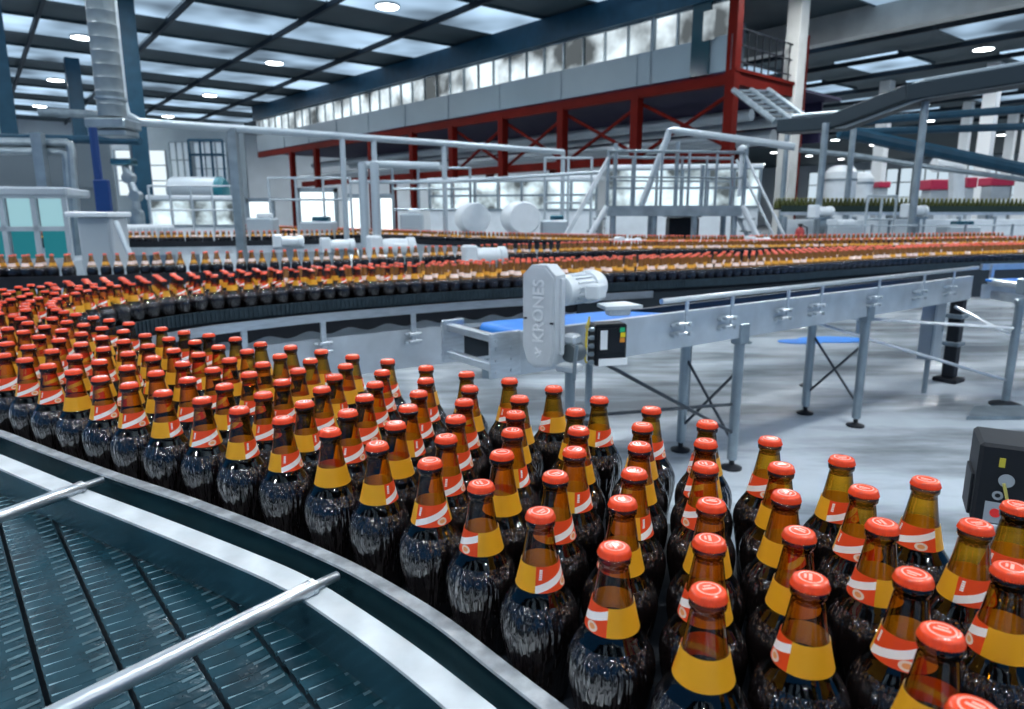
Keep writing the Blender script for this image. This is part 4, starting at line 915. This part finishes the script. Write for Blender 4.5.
# ================================================================ PLATFORM WITH STAIR
YP = 11.2
pl = thing('service_platform', 'grey steel service platform with tall handrails and a stair, beyond the far bottles', 'platform', tuple(Vector((atY(690, 214, YP).x, YP, 0))))
l0 = atY(607, 206, YP); l1 = atY(742, 209, YP - .3); zt = l0.z
PD = (Vector((l1.x, l1.y, 0)) - Vector((l0.x, l0.y, 0))).normalized(); PN = Vector((-PD.y, PD.x, 0)); Lp = (Vector((l1.x, l1.y, 0)) - Vector((l0.x, l0.y, 0))).length
O = Vector((l0.x, l0.y, 0))
pp = lambda t, n, z: O + PD * t + PN * n + Z * z
b = MB(); b.box(pp(Lp / 2, .6, zt - .02), (Lp, 1.2, .05), (PD, PN, Z)); b.box(pp(Lp / 2, 0, zt - .08), (Lp, .06, .16), (PD, PN, Z)); b.box(pp(Lp / 2, 1.2, zt - .08), (Lp, .06, .16), (PD, PN, Z)); b.build('deck', MIDGREY, pl)
for n in (0, 1.2):
    for i in range(6):
        t = Lp * i / 5; b = MB(); b.tube(pp(t, n, zt), pp(t, n, zt + .85), .022, 8); b.build('rail_post', MIDGREY, pl)
    b = MB(); b.tube(pp(0, n, zt + .85), pp(Lp, n, zt + .80), .024, 8); b.tube(pp(0, n, zt + .45), pp(Lp, n, zt + .42), .016, 8); b.build('handrail', MIDGREY, pl)
for t in (.1, Lp * .36, Lp * .66, Lp - .1):
    for n in (.05, 1.15): b = MB(); b.tube(pp(t, n, 0), pp(t, n, zt), .05, 8); b.build('leg', MIDGREY, pl)
for k, (t0, dirn) in enumerate(((Lp, 1), (-.0, -1))):
    e = .55
    for n in (.0, .8):
        b = MB(); b.tube(pp(t0, n, zt), pp(t0 + dirn * (zt * e), n, 0), .045, 8); b.build('stair_stringer', WHITEMETAL, pl)
        b = MB(); b.tube(pp(t0, n, zt + .75), pp(t0 + dirn * (zt * e), n, .75), .022, 8); b.tube(pp(t0 + dirn * (zt * e), n, 0), pp(t0 + dirn * (zt * e), n, .75), .02, 8); b.build('stair_handrail', WHITEMETAL, pl)
    b = MB()
    for i in range(1, 8): b.box(pp(t0 + dirn * (zt * e) * i / 8, .4, zt * (1 - i / 8)), (.2, .8, .03), (PD, PN, Z))
    b.build('stair_tread', MIDGREY, pl)
b = MB(); b.path([pp(.55, .3, zt), atY(668, 136, YP + .2), atY(669, 131, YP + .2), atY(673, 130, YP + .2), atY(795, 147, 10.4)], .055, 10); b.build('overhead_pipe', PIPE, pl)
for px, Y, tp in ((616, YP + .2, 143), (678, YP + .1, 142), (703, YP + .2, 165), (747, YP, 142)):
    q = atY(px, tp, Y); b = MB(); b.tube((q.x, q.y, zt - .1), q, .035, 8); b.build('tall_post', MIDGREY, pl)
b = MB(); q = atY(742, 150, 11); b.lathe([(0, -.08), (.07, -.04), (.08, .0), (.07, .04), (0, .08)], 14, q); b.tube(q, q - Z * .7, .03, 8); tag(b.build('warning_lamp', WHITEMETAL, pl), 'round white lamp head on a pole')
# black box added to stand for the dark opening under the platform
b = MB(); q = atY(682, 228, 11.8); b.box(q - Z * .2, (.5, .3, .75), None, 0, .02); b.box(q + Z * .2, (.56, .34, .04)); tag(b.build('dark_opening_box', BLACK), 'black box standing for the dark opening under the platform', 'cabinet')
# ================================================================ BRIGHT MACHINE ENCLOSURE AND GATES
DAY = glow('gate_daylight', (.86, .96, 1.0), 1.6)
for i, (p0_, p1_, yt, yb, Y, lb) in enumerate(((300, 337, 190, 226, 24, 'widest bright white gate opening under the gallery'), (249, 274, 200, 226, 27, 'bright white gate opening, nearest the pipe post'), (347, 362, 196, 226, 24, 'narrow bright doorway between the standpipes'), (380, 394, 196, 224, 23, 'narrow bright doorway right of the standpipes'))):
    a, c = atY(p0_, 214, Y), atY(p1_, 214, Y); zt_ = atY(p0_, yt, Y).z; w = (c - a).length
    b = MB(); b.box(((a.x + c.x) / 2, Y, zt_ / 2), (w, .05, zt_), None, 0); f = w * .05 + .06
    for x in (a.x, c.x): b.box((x, Y - .03, zt_ / 2), (f, .12, zt_ + .1), None, 1)
    b.box(((a.x + c.x) / 2, Y - .03, zt_), (w + f, .12, .15), None, 1)
    tag(b.build('door_%d' % (i + 1), [DAY, MIDGREY]), lb, None, None, 'structure')
WINE = glow('machine_window_light', (.74, .92, 1.0), .5)
def winenoise():
    nt = WINE.node_tree; e = nt.nodes['Emission']; tc = nt.nodes.new('ShaderNodeTexCoord'); n = nt.nodes.new('ShaderNodeTexNoise'); n.inputs['Scale'].default_value = 1.6; n.inputs['Detail'].default_value = 5
    r = nt.nodes.new('ShaderNodeMapRange'); r.inputs['From Min'].default_value = .38; r.inputs['From Max'].default_value = .60; r.inputs['To Min'].default_value = .12; r.inputs['To Max'].default_value = 1.2
    nt.links.new(tc.outputs['Object'], n.inputs['Vector']); nt.links.new(n.outputs['Fac'], r.inputs['Value']); nt.links.new(r.outputs[0], e.inputs['Strength'])
winenoise()
def enclosure(name, label, pl_, pr_, yt, yb, Yl, Yr, cols, rows, glassm=WINE, fm=WHITEMETAL, zbase=0.0, hoodm=None):
    a, c = atY(pl_, 214, Yl), atY(pr_, 214, Yr); zt_ = (atY(pl_, yt, Yl).z + atY(pr_, yt, Yr).z) / 2; zb = max(zbase, atY(pl_, yb, Yl).z); u = Vector((c.x - a.x, c.y - a.y, 0)); L = u.length; u.normalize(); v = Vector((-u.y, u.x, 0))
    t = thing(name, label, 'machine', (a.x, a.y, 0)); f = lambda x, n, z: Vector((a.x, a.y, 0)) + u * x + v * n + Z * z
    b = MB(); b.box(f(L / 2, .5, zb / 2 + .0), (L, 1.0, zb), (u, v, Z), 0, .02); b.build('base_cabinet', fm, t)
    b = MB(); b.box(f(L / 2, .5, zt_ + .05), (L + .1, 1.1, .1), (u, v, Z), 0, .02); b.build('top_cover', fm, t)
    b = MB()
    for i in range(cols + 1): b.box(f(L * i / cols, 0, (zt_ + zb) / 2), (.05, .06, zt_ - zb), (u, v, Z))
    for i in range(rows + 1): b.box(f(L / 2, 0, zb + (zt_ - zb) * i / rows), (L, .06, .05), (u, v, Z))
    b.build('frame', MIDGREY if fm is WHITEMETAL else fm, t)
    for i in range(cols):
        if isinstance(glassm, tuple):
            for k_, gm in enumerate(glassm): hh = (zt_ - zb) / len(glassm); b = MB(); b.box(f(L * (i + .5) / cols, .12, zb + hh * (k_ + .5)), (L / cols - .04, .02, hh - .01), (u, v, Z)); b.build('lit_window', gm, t)
        else: b = MB(); b.box(f(L * (i + .5) / cols, .12, (zt_ + zb) / 2), (L / cols - .04, .02, zt_ - zb), (u, v, Z)); b.build('lit_window', glassm, t)
    return t
enclosure('filling_machine', 'long white machine enclosure with bright gridded windows in front of the red columns', 430, 596, 181, 210, 17.5, 16.2, 7, 2)
enclosure('filling_machine', 'white machine enclosure with bright windows behind the service platform', 606, 758, 169, 207, 16.0, 15.6, 6, 2)
TEALG = glassy('teal_guard_glass', (.22, .72, .74), (.05, .35, .40), .08, 1.4)
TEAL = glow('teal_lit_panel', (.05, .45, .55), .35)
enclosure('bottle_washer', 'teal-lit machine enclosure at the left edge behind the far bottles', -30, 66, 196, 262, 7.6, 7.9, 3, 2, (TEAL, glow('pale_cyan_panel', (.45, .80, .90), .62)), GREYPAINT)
enclosure('machine_cell', 'pale blue glazed machine cell between the grey cabinet and the pipe post', 150, 236, 200, 226, 15.0, 15.6, 4, 1, WINE)
for (px, Y, lb) in ((472, 13.8, 'first'), (520, 12.9, 'second')):
    q = atY(px, 218, Y); t = thing('machine_drum', 'white round machine drum in front of the lit enclosure, %s of the pair' % lb, 'machine', (q.x, Y, 0), 'white machine drums')
    b = MB(); b.lathe([(.0, -.3), (.27, -.3), (.3, -.25), (.3, .25), (.27, .3), (0, .3)], 22, (q.x, Y, q.z), None, (Vector((1, 0, 0)), Z, Vector((.3, -1, 0)).normalized())); b.build('drum', WHITEMETAL, t)
    b = MB(); b.box((q.x, Y + .05, (q.z - .28) / 2), (.5, .4, q.z - .28)); b.build('stand', MIDGREY, t)
# ---- left side: partition, portal pipes, cabinet, sign
column(4, 16, 4.0, .3, MIDGREY, 'grey partition post at the far left')
b = MB(); p = atY(0, 214, 15); q = atY(112, 214, 15.6); u = (q - p); L = Vector((u.x, u.y, 0)).length + 1.5; u = Vector((u.x, u.y, 0)).normalized(); v = Vector((-u.y, u.x, 0)); m_ = Vector(((p.x + q.x) / 2 - .7, (p.y + q.y) / 2, 0))
b.box(m_ + Z * 1.5, (L, .12, 3.0), (u, v, Z)); b.box(m_ + Z * 2.1 - v * .08, (L, .06, .08), (u, v, Z)); struct('wall_left', b, mat('grey_partition', (.12, .15, .17), .6), 'grey partition wall behind the teal machine')
pf = thing('pipe_portal', 'double grey pipe portal bending down beside the teal machine', 'pipe', tuple(Vector((atY(70, 214, 9.6).x, 8.4, 0))))
for k, (y0, x1) in enumerate(((143, 71), (152, 67))):
    b = MB(); e = atY(x1 + 3, 250, 9.6); e.z = 0; b.path([atY(-40, y0 - 2, 9.6), atY(x1 - 5, y0, 9.6), atY(x1 - 1, y0 + 2, 9.6), atY(x1, y0 + 6, 9.6), e], .06, 10); b.build('pipe', MIDGREY, pf)
q = atY(48, 214, 9.5); b = MB(); b.box((q.x, 9.5, 1.3), (.14, .1, 2.5)); b.build('post', MIDGREY, pf)
pipe('overhead_beam', 'dark overhead service beam crossing behind the ribbed duct', [atY(-20, 137, 12), atY(140, 141, 12)], .07, DARKBLUE)
pipe('hanging_pipe', 'pale overhead pipe just under the roof at the left', [atY(40, 112, 14), atY(100, 115, 14), atY(130, 117, 14)], .08, MIDGREY)
q = atY(96, 240, 6.9); cab = thing('control_cabinet', 'grey steel control cabinet standing behind the bottles, below the dark blue board', 'cabinet', (q.x, 6.9, 0))
zt_ = atY(96, 217, 6.9).z; b = MB(); b.box((q.x, 7.05, zt_ / 2), (.34, .3, zt_), None, 0, .015); b.build('cabinet_body', mat('cabinet_grey', (.40, .44, .47), .45, .2), cab)
b = MB(); b.box((q.x - .0, 6.895, zt_ / 2 + .02), (.28, .012, zt_ - .16), None, 0, .004); b.build('cabinet_door', mat('cabinet_grey2', (.36, .41, .44), .45, .2), cab); b = MB(); b.box((q.x, 7.0, zt_ + .025), (.42, .44, .05), None, 0, .01); b.build('sloped_lid', WHITEMETAL, cab)
pipe('leaning_bar', 'pale bar leaning at an angle right of the grey cabinet', [atY(116, 222, 6.8), atY(131, 257, 6.6)], .025)
q = atY(103, 196, 8.0); b = MB(); b.box((q.x, 8.0, q.z), (.17, .06, .36), None, 0, .01); b.tube((q.x - .02, 8.02, q.z + .18), (q.x - .05, 8.02, q.z + .75), .02, 8); b.tube((q.x - .05, 8.04, 0), (q.x - .05, 8.04, q.z + .75), .045, 8)
tag(b.build('notice_board', mat('navy_board', (.006, .035, .14), .45)), 'dark blue blank board on a slim post above the grey cabinet', 'board')
# robot-like arm and tangle of white gear in front of the bright back wall
rb = thing('robot_arm', 'grey articulated handling arm in front of the bright end wall', 'robot', tuple(Vector((atY(135, 214, 14).x, 14, 0))))
P_ = [atY(137, 214, 14), atY(136, 196, 14), atY(129, 178, 14), atY(124, 162, 14)]
b = MB(); b.tube(Vector((P_[0].x, 14, 0)), P_[0], .14, 12); b.build('pedestal', MIDGREY, rb)
for a, c in zip(P_, P_[1:]): b = MB(); b.tube(a, c, .10, 10, 0, .06); b.lathe([(0, -.10), (.11, -.09), (.11, .09), (0, .10)], 12, a, None, (Vector((1, 0, 0)), Z, Vector((0, 1, 0)))); b.build('arm_segment', MIDGREY, rb)
b = MB(); b.box(P_[-1], (.4, .3, .12), None, 0, .02); b.build('gripper', DARKSTEEL, rb)
BRIGHT = glow('end_window_light', (.80, .93, 1.0), 1.0)
for i, (pa, pb, yt, yb, Y) in enumerate(((122, 172, 150, 196, 33), (176, 196, 142, 196, 34), (200, 232, 142, 182, 34))):
    a, c = atY(pa, 214, Y), atY(pb, 214, Y); z1, z0 = atY(pa, yt, Y).z, atY(pa, yb, Y).z; w = c.x - a.x
    b = MB(); b.box(((a.x + c.x) / 2, Y, (z0 + z1) / 2), (w, .06, z1 - z0), None, 0)
    for k in range(4): b.box((a.x + w * k / 3, Y - .06, (z0 + z1) / 2), (.06, .08, z1 - z0), None, 1); b.box(((a.x + c.x) / 2, Y - .06, z0 + (z1 - z0) * k / 3), (w, .08, .05), None, 1)
    tag(b.build('window_%d' % (wn + 1 + i), [BRIGHT if i == 0 else mat('dim_white_panel', (.6, .66, .7), .5), MIDGREY]), ['bright gridded end window', 'pale end panel with dark bars', 'pale end panel beside the gallery'][i], None, None, 'structure')
b = MB(); a, c = atY(118, 214, 34.6), atY(250, 214, 34.6); b.box(((a.x + c.x) / 2, 34.6, 2.9), (c.x - a.x, .2, 5.8)); struct('wall_inner', b, mat('inner_wall_panel', (.24, .29, .32), .6, 0, .12, .8), 'pale inner wall behind the robot arm')
b = MB(); q0, q1 = atY(128, 225, 10.4), atY(212, 222, 11.4); u = Vector((q1.x - q0.x, q1.y - q0.y, 0)); L = u.length; u.normalize(); v = Vector((-u.y, u.x, 0)); m_ = Vector(((q0.x + q1.x) / 2, (q0.y + q1.y) / 2, 0))
t = thing('machine_hood', 'row of white slatted machine covers above the short distant conveyor', 'machine', tuple(m_)); b.box(m_ + v * 1.6 + Z * 1.1, (L, .5, .42), (u, v, Z), 0, .03); b.build('cover', WHITEMETAL, t)
for i in range(12): b = MB(); b.box(m_ + v * 1.34 + u * (-L / 2 + L * (i + .5) / 12) + Z * 1.08, (L / 16, .02, .34), (u, v, Z)); b.build('slat', GREYPAINT, t)
for e in (-.45, .45): b = MB(); b.box(m_ + v * 1.6 + u * (L * e) + Z * .45, (.08, .4, .9), (u, v, Z)); b.build('leg', MIDGREY, t)
# pipe frames, vessel and small machines crowding the middle distance
def pipe_frame(label, pl_, pr_, top, Y, nposts, nrails, r=.025, m=PIPE, dy=0.0):
    a, c = atY(pl_, top, Y), atY(pr_, top, Y + dy); t = thing('pipe_barrier', label, 'barrier', ((a.x + c.x) / 2, (a.y + c.y) / 2, 0)); zt2 = a.z
    for i in range(nposts):
        p = a + (c - a) * (i / (nposts - 1)); b = MB(); b.tube((p.x, p.y, 0), (p.x, p.y, zt2), r, 8); b.build('post', m, t)
    for k in range(nrails):
        z = zt2 - k * .42; b = MB(); b.tube((a.x, a.y, z), (c.x, c.y, z), r * .9, 8); b.build('rail', m, t)
pipe_frame('slim dark pipe frame against the pale inner wall by the pipe post', 188, 222, 140, 21.3, 4, 2, .04, DARKBLUE)
pipe_frame('low pale pipe frame in front of the glazed machine cell', 148, 232, 186, 12.6, 5, 2, .02)
pipe_frame('pale pipe frame standing before the widest bright gate', 268, 350, 178, 14.0, 4, 2, .025)
pipe_frame('grey pipe frame between the standpipes and the gridded enclosure', 392, 470, 168, 14.6, 4, 3, .028, MIDGREY)
pipe_frame('tall pale pipe frame left of the platform stair', 545, 592, 158, 13.6, 3, 3, .025)
pipe_frame('pale pipe frame in the aisle below the olive bottle conveyor', 868, 897, 196, 12.9, 3, 2, .022)
q = atY(197, 190, 18); t = thing('pressure_vessel', 'grey horizontal vessel with a teal end cap in front of the inner wall', 'vessel', (q.x, 18, 0))
b = MB(); b.lathe([(0, -.7), (.25, -.68), (.33, -.6), (.33, .55)], 20, q, None, (Vector((0, 1, 0)), Z, Vector((1, 0, 0)))); b.build('vessel_body', PIPE, t)
b = MB(); b.lathe([(.335, .55), (.335, .66), (.25, .74), (0, .76)], 20, q, None, (Vector((0, 1, 0)), Z, Vector((1, 0, 0)))); tag(b.build('end_cap', mat('teal_paint', (.02, .16, .20), .4), t), 'teal end cap')
for e in (-.45, .4): b = MB(); b.box((q.x + e, 18, (q.z - .3) / 2), (.12, .3, q.z - .3)); b.build('saddle_leg', MIDGREY, t)
for i, (px, Y, w, h, lb) in enumerate(((262, 13.2, .5, 1.42, 'small pale machine box just right of the pipe post'), (318, 12.8, .6, 1.36, 'wide low pale machine box before the widest gate'), (412, 14.3, .45, 1.50, 'narrow pale machine box by the standpipes'), (554, 13.0, .5, 1.38, 'pale machine box beside the second drum'), (845, 12.25, .5, 1.30, 'pale machine box behind the aisle fence'), (960, 12.6, .6, 1.28, 'wide pale machine box behind the aisle fence'))):
    q = atY(px, 214, Y); t = thing('machine_box', lb, 'machine', (q.x, Y, 0)); b = MB(); b.box((q.x, Y, h / 2 + .06), (w, .4, h - .12), None, 0, .03); b.build('housing', PIPE, t)
    b = MB(); b.box((q.x, Y - .205, h * .62), (w * .7, .02, h * .4), None, 0, .005); b.build('panel_door', GREYPAINT, t)
    b = MB(); b.box((q.x + w * .1, Y, h + .04), (w * .5, .25, .09), None, 0, .02); b.build('top_unit', DARKSTEEL if i % 2 else WHITEMETAL, t)
    for e in (-.4, .4): b = MB(); b.box((q.x + w * e, Y, .06), (.06, .3, .12)); b.build('leg', MIDGREY, t)
# ================================================================ RIGHT BACKGROUND
rc = thing('overhead_conveyor', 'dark overhead conveyor rising to the right under the roof', 'conveyor', tuple(Vector((atY(850, 214, 13).x, 13, 0))))
P0, P1, P2, P3 = atY(786, 127, 14.2), atY(838, 123, 13.4), atY(915, 94, 12.0), atY(1060, 82, 10.6)
P3.z = P2.z + .1
b = MB()
for a, c in ((P0, P1), (P1, P2), (P2, P3)):
    d = (c - a).normalized(); n = d.cross(Z).normalized(); w = d.cross(n); b.box((a + c) / 2, ((c - a).length + .1, .55, .26), (d, n, -w), 0, .02)
b.build('conveyor_trough', mat('dark_trough', (.018, .03, .04), .5), rc)
b = MB()
for a, c in ((P0, P1), (P1, P2), (P2, P3)): b.tube(a + Z * .17 - Vector((0, .28, 0)), c + Z * .17 - Vector((0, .28, 0)), .035, 8); b.tube(a - Z * .1 - Vector((0, .3, 0)), c - Z * .1 - Vector((0, .3, 0)), .025, 8)
b.build('edge_rail', PIPE, rc)
for px, Y, tp in ((826, 12.9, 123), (854, 15.2, 125), (926, 12.0, 98)):
    q = atY(px, tp, Y); b = MB(); b.tube((q.x, q.y, 0), q, .06, 10); b.build('post', MIDGREY, rc)
pipe('sloping_pipe', 'thick dark blue pipe sloping down to the right below the roof lamps', [atY(840, 131, 17), atY(900, 144, 17), atY(1040, 173, 17)], .16, DARKBLUE)
q = atY(1038, 172, 17); b = MB(); b.tube(q, (q.x, q.y, 7.55), .04, 8); b.build('hanger_rod', MIDGREY, bpy.data.objects['sloping_pipe'])
pipe('sloping_pipe', 'thin grey pipe sloping right below the thick dark blue one', [atY(800, 150, 16), atY(860, 156, 16), atY(930, 167, 16), atY(1100, 190, 16), Vector((atY(1100, 190, 16).x, 16, 0))], .06, MIDGREY)
pipe('roof_pipe', 'dark level roof pipe at the right, upper one', [atY(850, 122, 18), atY(1040, 108, 18)], .10, DARKBLUE); pipe('roof_pipe', 'dark level roof pipe at the right, lower one', [atY(860, 132, 19), atY(1040, 126, 19)], .10, DARKBLUE)
pipe('elbow_duct', 'white elbow duct turning down beside the red machines', [atY(934, 165, 22), atY(952, 165, 22), atY(957, 168, 22), atY(956, 206, 22), Vector((atY(956, 206, 22).x, 22, 0))], .22, WHITEMETAL)
for i, (px, yt, Y, r) in enumerate(((842, 165, 20, .42), (862, 172, 22, .36))):
    q = atY(px, yt, Y); t = thing('storage_tank', ['large white cylindrical tank behind the aisle posts', 'smaller white cylindrical tank beside the large one'][i], 'tank', (q.x, Y, 0)); b = MB(); b.lathe([(r, .1), (r, q.z - .2), (r * .7, q.z - .05), (.0, q.z)], 22, (q.x, Y, 0)); b.build('tank_body', WHITEMETAL, t)
    b = MB()
    for z in (.6, 1.6, 2.4): b.lathe([(r + .02, z), (r + .02, z + .06)], 22, (q.x, Y, 0))
    b.build('tank_band', MIDGREY, t); b = MB(); b.lathe([(r * .8, 0), (r * .8, .12)], 16, (q.x, Y, 0)); b.build('tank_foot', MIDGREY, t)
REDM = mat('crimson_machine', (.36, .02, .06), .5)
for i, (pa, pb, yt, yb, Y) in enumerate(((925, 948, 180, 190, 25), (962, 970, 178, 188, 26), (985, 1008, 178, 186, 27), (874, 885, 182, 188, 26))):
    a, c = atY(pa, yt, Y), atY(pb, yb, Y); t = thing('crimson_machine', ['widest crimson machine housing behind the raised conveyor', 'narrow crimson housing by the elbow duct', 'crimson housing beside the white column', 'small crimson housing behind the tanks'][i], 'machine', ((a.x + c.x) / 2, Y, 0))
    b = MB(); b.box(((a.x + c.x) / 2, Y, (a.z + c.z) / 2), (c.x - a.x, .8, a.z - c.z), None, 0, .03); b.build('housing', REDM, t); b = MB(); b.box(((a.x + c.x) / 2, Y, c.z / 2), ((c.x - a.x) * .8, .6, c.z), None, 0, .02); b.build('plinth', GREYPAINT, t)
    b = MB(); b.box(((a.x + c.x) / 2, Y - .42, c.z * .55), ((c.x - a.x) * .5, .03, c.z * .5)); b.build('access_door', WHITEMETAL, t)
# white panel housing in front of the raised conveyor
SP_ = [Vector((q.x - .1, q.y - .6)) for q in SR]; hs = thing('panel_housing', 'row of white panelled covers below the raised olive-bottle conveyor', 'machine', (SP_[0].x, SP_[0].y, 0))
for i, (a, c) in enumerate(zip(resample(SP_, .72), resample(SP_, .72)[1:])):
    d = (c - a).normalized(); b = MB(); b.box(V3((a + c) / 2, 1.22), ((c - a).length - .04, .06, .34), (V3(d, 0), V3((-d.y, d.x), 0), Z), 0, .01); b.build('panel', WHITEMETAL, hs)
    b = MB(); b.box(V3(a, .72), (.06, .06, 1.44)); b.build('frame_post', MIDGREY, hs)
b = MB(); b.sweep(SP_, [(-.05, .5), (-.05, .62), (.05, .62), (.05, .5)]); b.sweep(SP_, [(-.04, .86), (-.04, .95), (.06, .95), (.06, .86)]); b.build('frame_rail', MIDGREY, hs)
# guard fence of slim posts along the far side aisle
gf = thing('guard_fence', 'pale wire guard fence in the middle distance before the white panels', 'fence', (5, 11.5, 0)); FP = crom([(5.2, 11.5), (7, 11.9), (11, 12.4)], 8)
for q in resample(FP, .9): b = MB(); b.tube(V3(q, 0), V3(q, 1.32), .022, 8); b.build('post', MIDGREY, gf)
b = MB()
for z in (.95, 1.12, 1.3): b.path([V3(q, z) for q in FP], .013, 6)
b.build('wire_rail', PIPE, gf)
q = atY(800, 231, 12.2); fx = thing('fire_extinguisher', 'dark red fire extinguisher on a stand past the foot of the platform stair', 'extinguisher', (q.x, q.y, 0))
b = MB(); b.lathe([(.0, .78), (.075, .79), (.08, .82), (.08, 1.18), (.06, 1.24), (.025, 1.27), (.0, 1.28)], 18, (q.x, q.y, 0)); b.build('cylinder_body', mat('extinguisher_red', (.30, .012, .015), .35), fx)
b = MB(); b.box((q.x, q.y, 1.30), (.05, .12, .05), None, 0, .01); b.path([(q.x, q.y - .05, 1.3), (q.x + .09, q.y - .07, 1.26), (q.x + .11, q.y - .06, 1.0)], .012, 8); b.build('valve_hose', BLACK, fx)
b = MB(); b.tube((q.x, q.y, .02), (q.x, q.y, .78), .03, 10); b.lathe([(.14, 0), (.14, .02), (.03, .04)], 16, (q.x, q.y, 0)); b.build('stand', MIDGREY, fx)
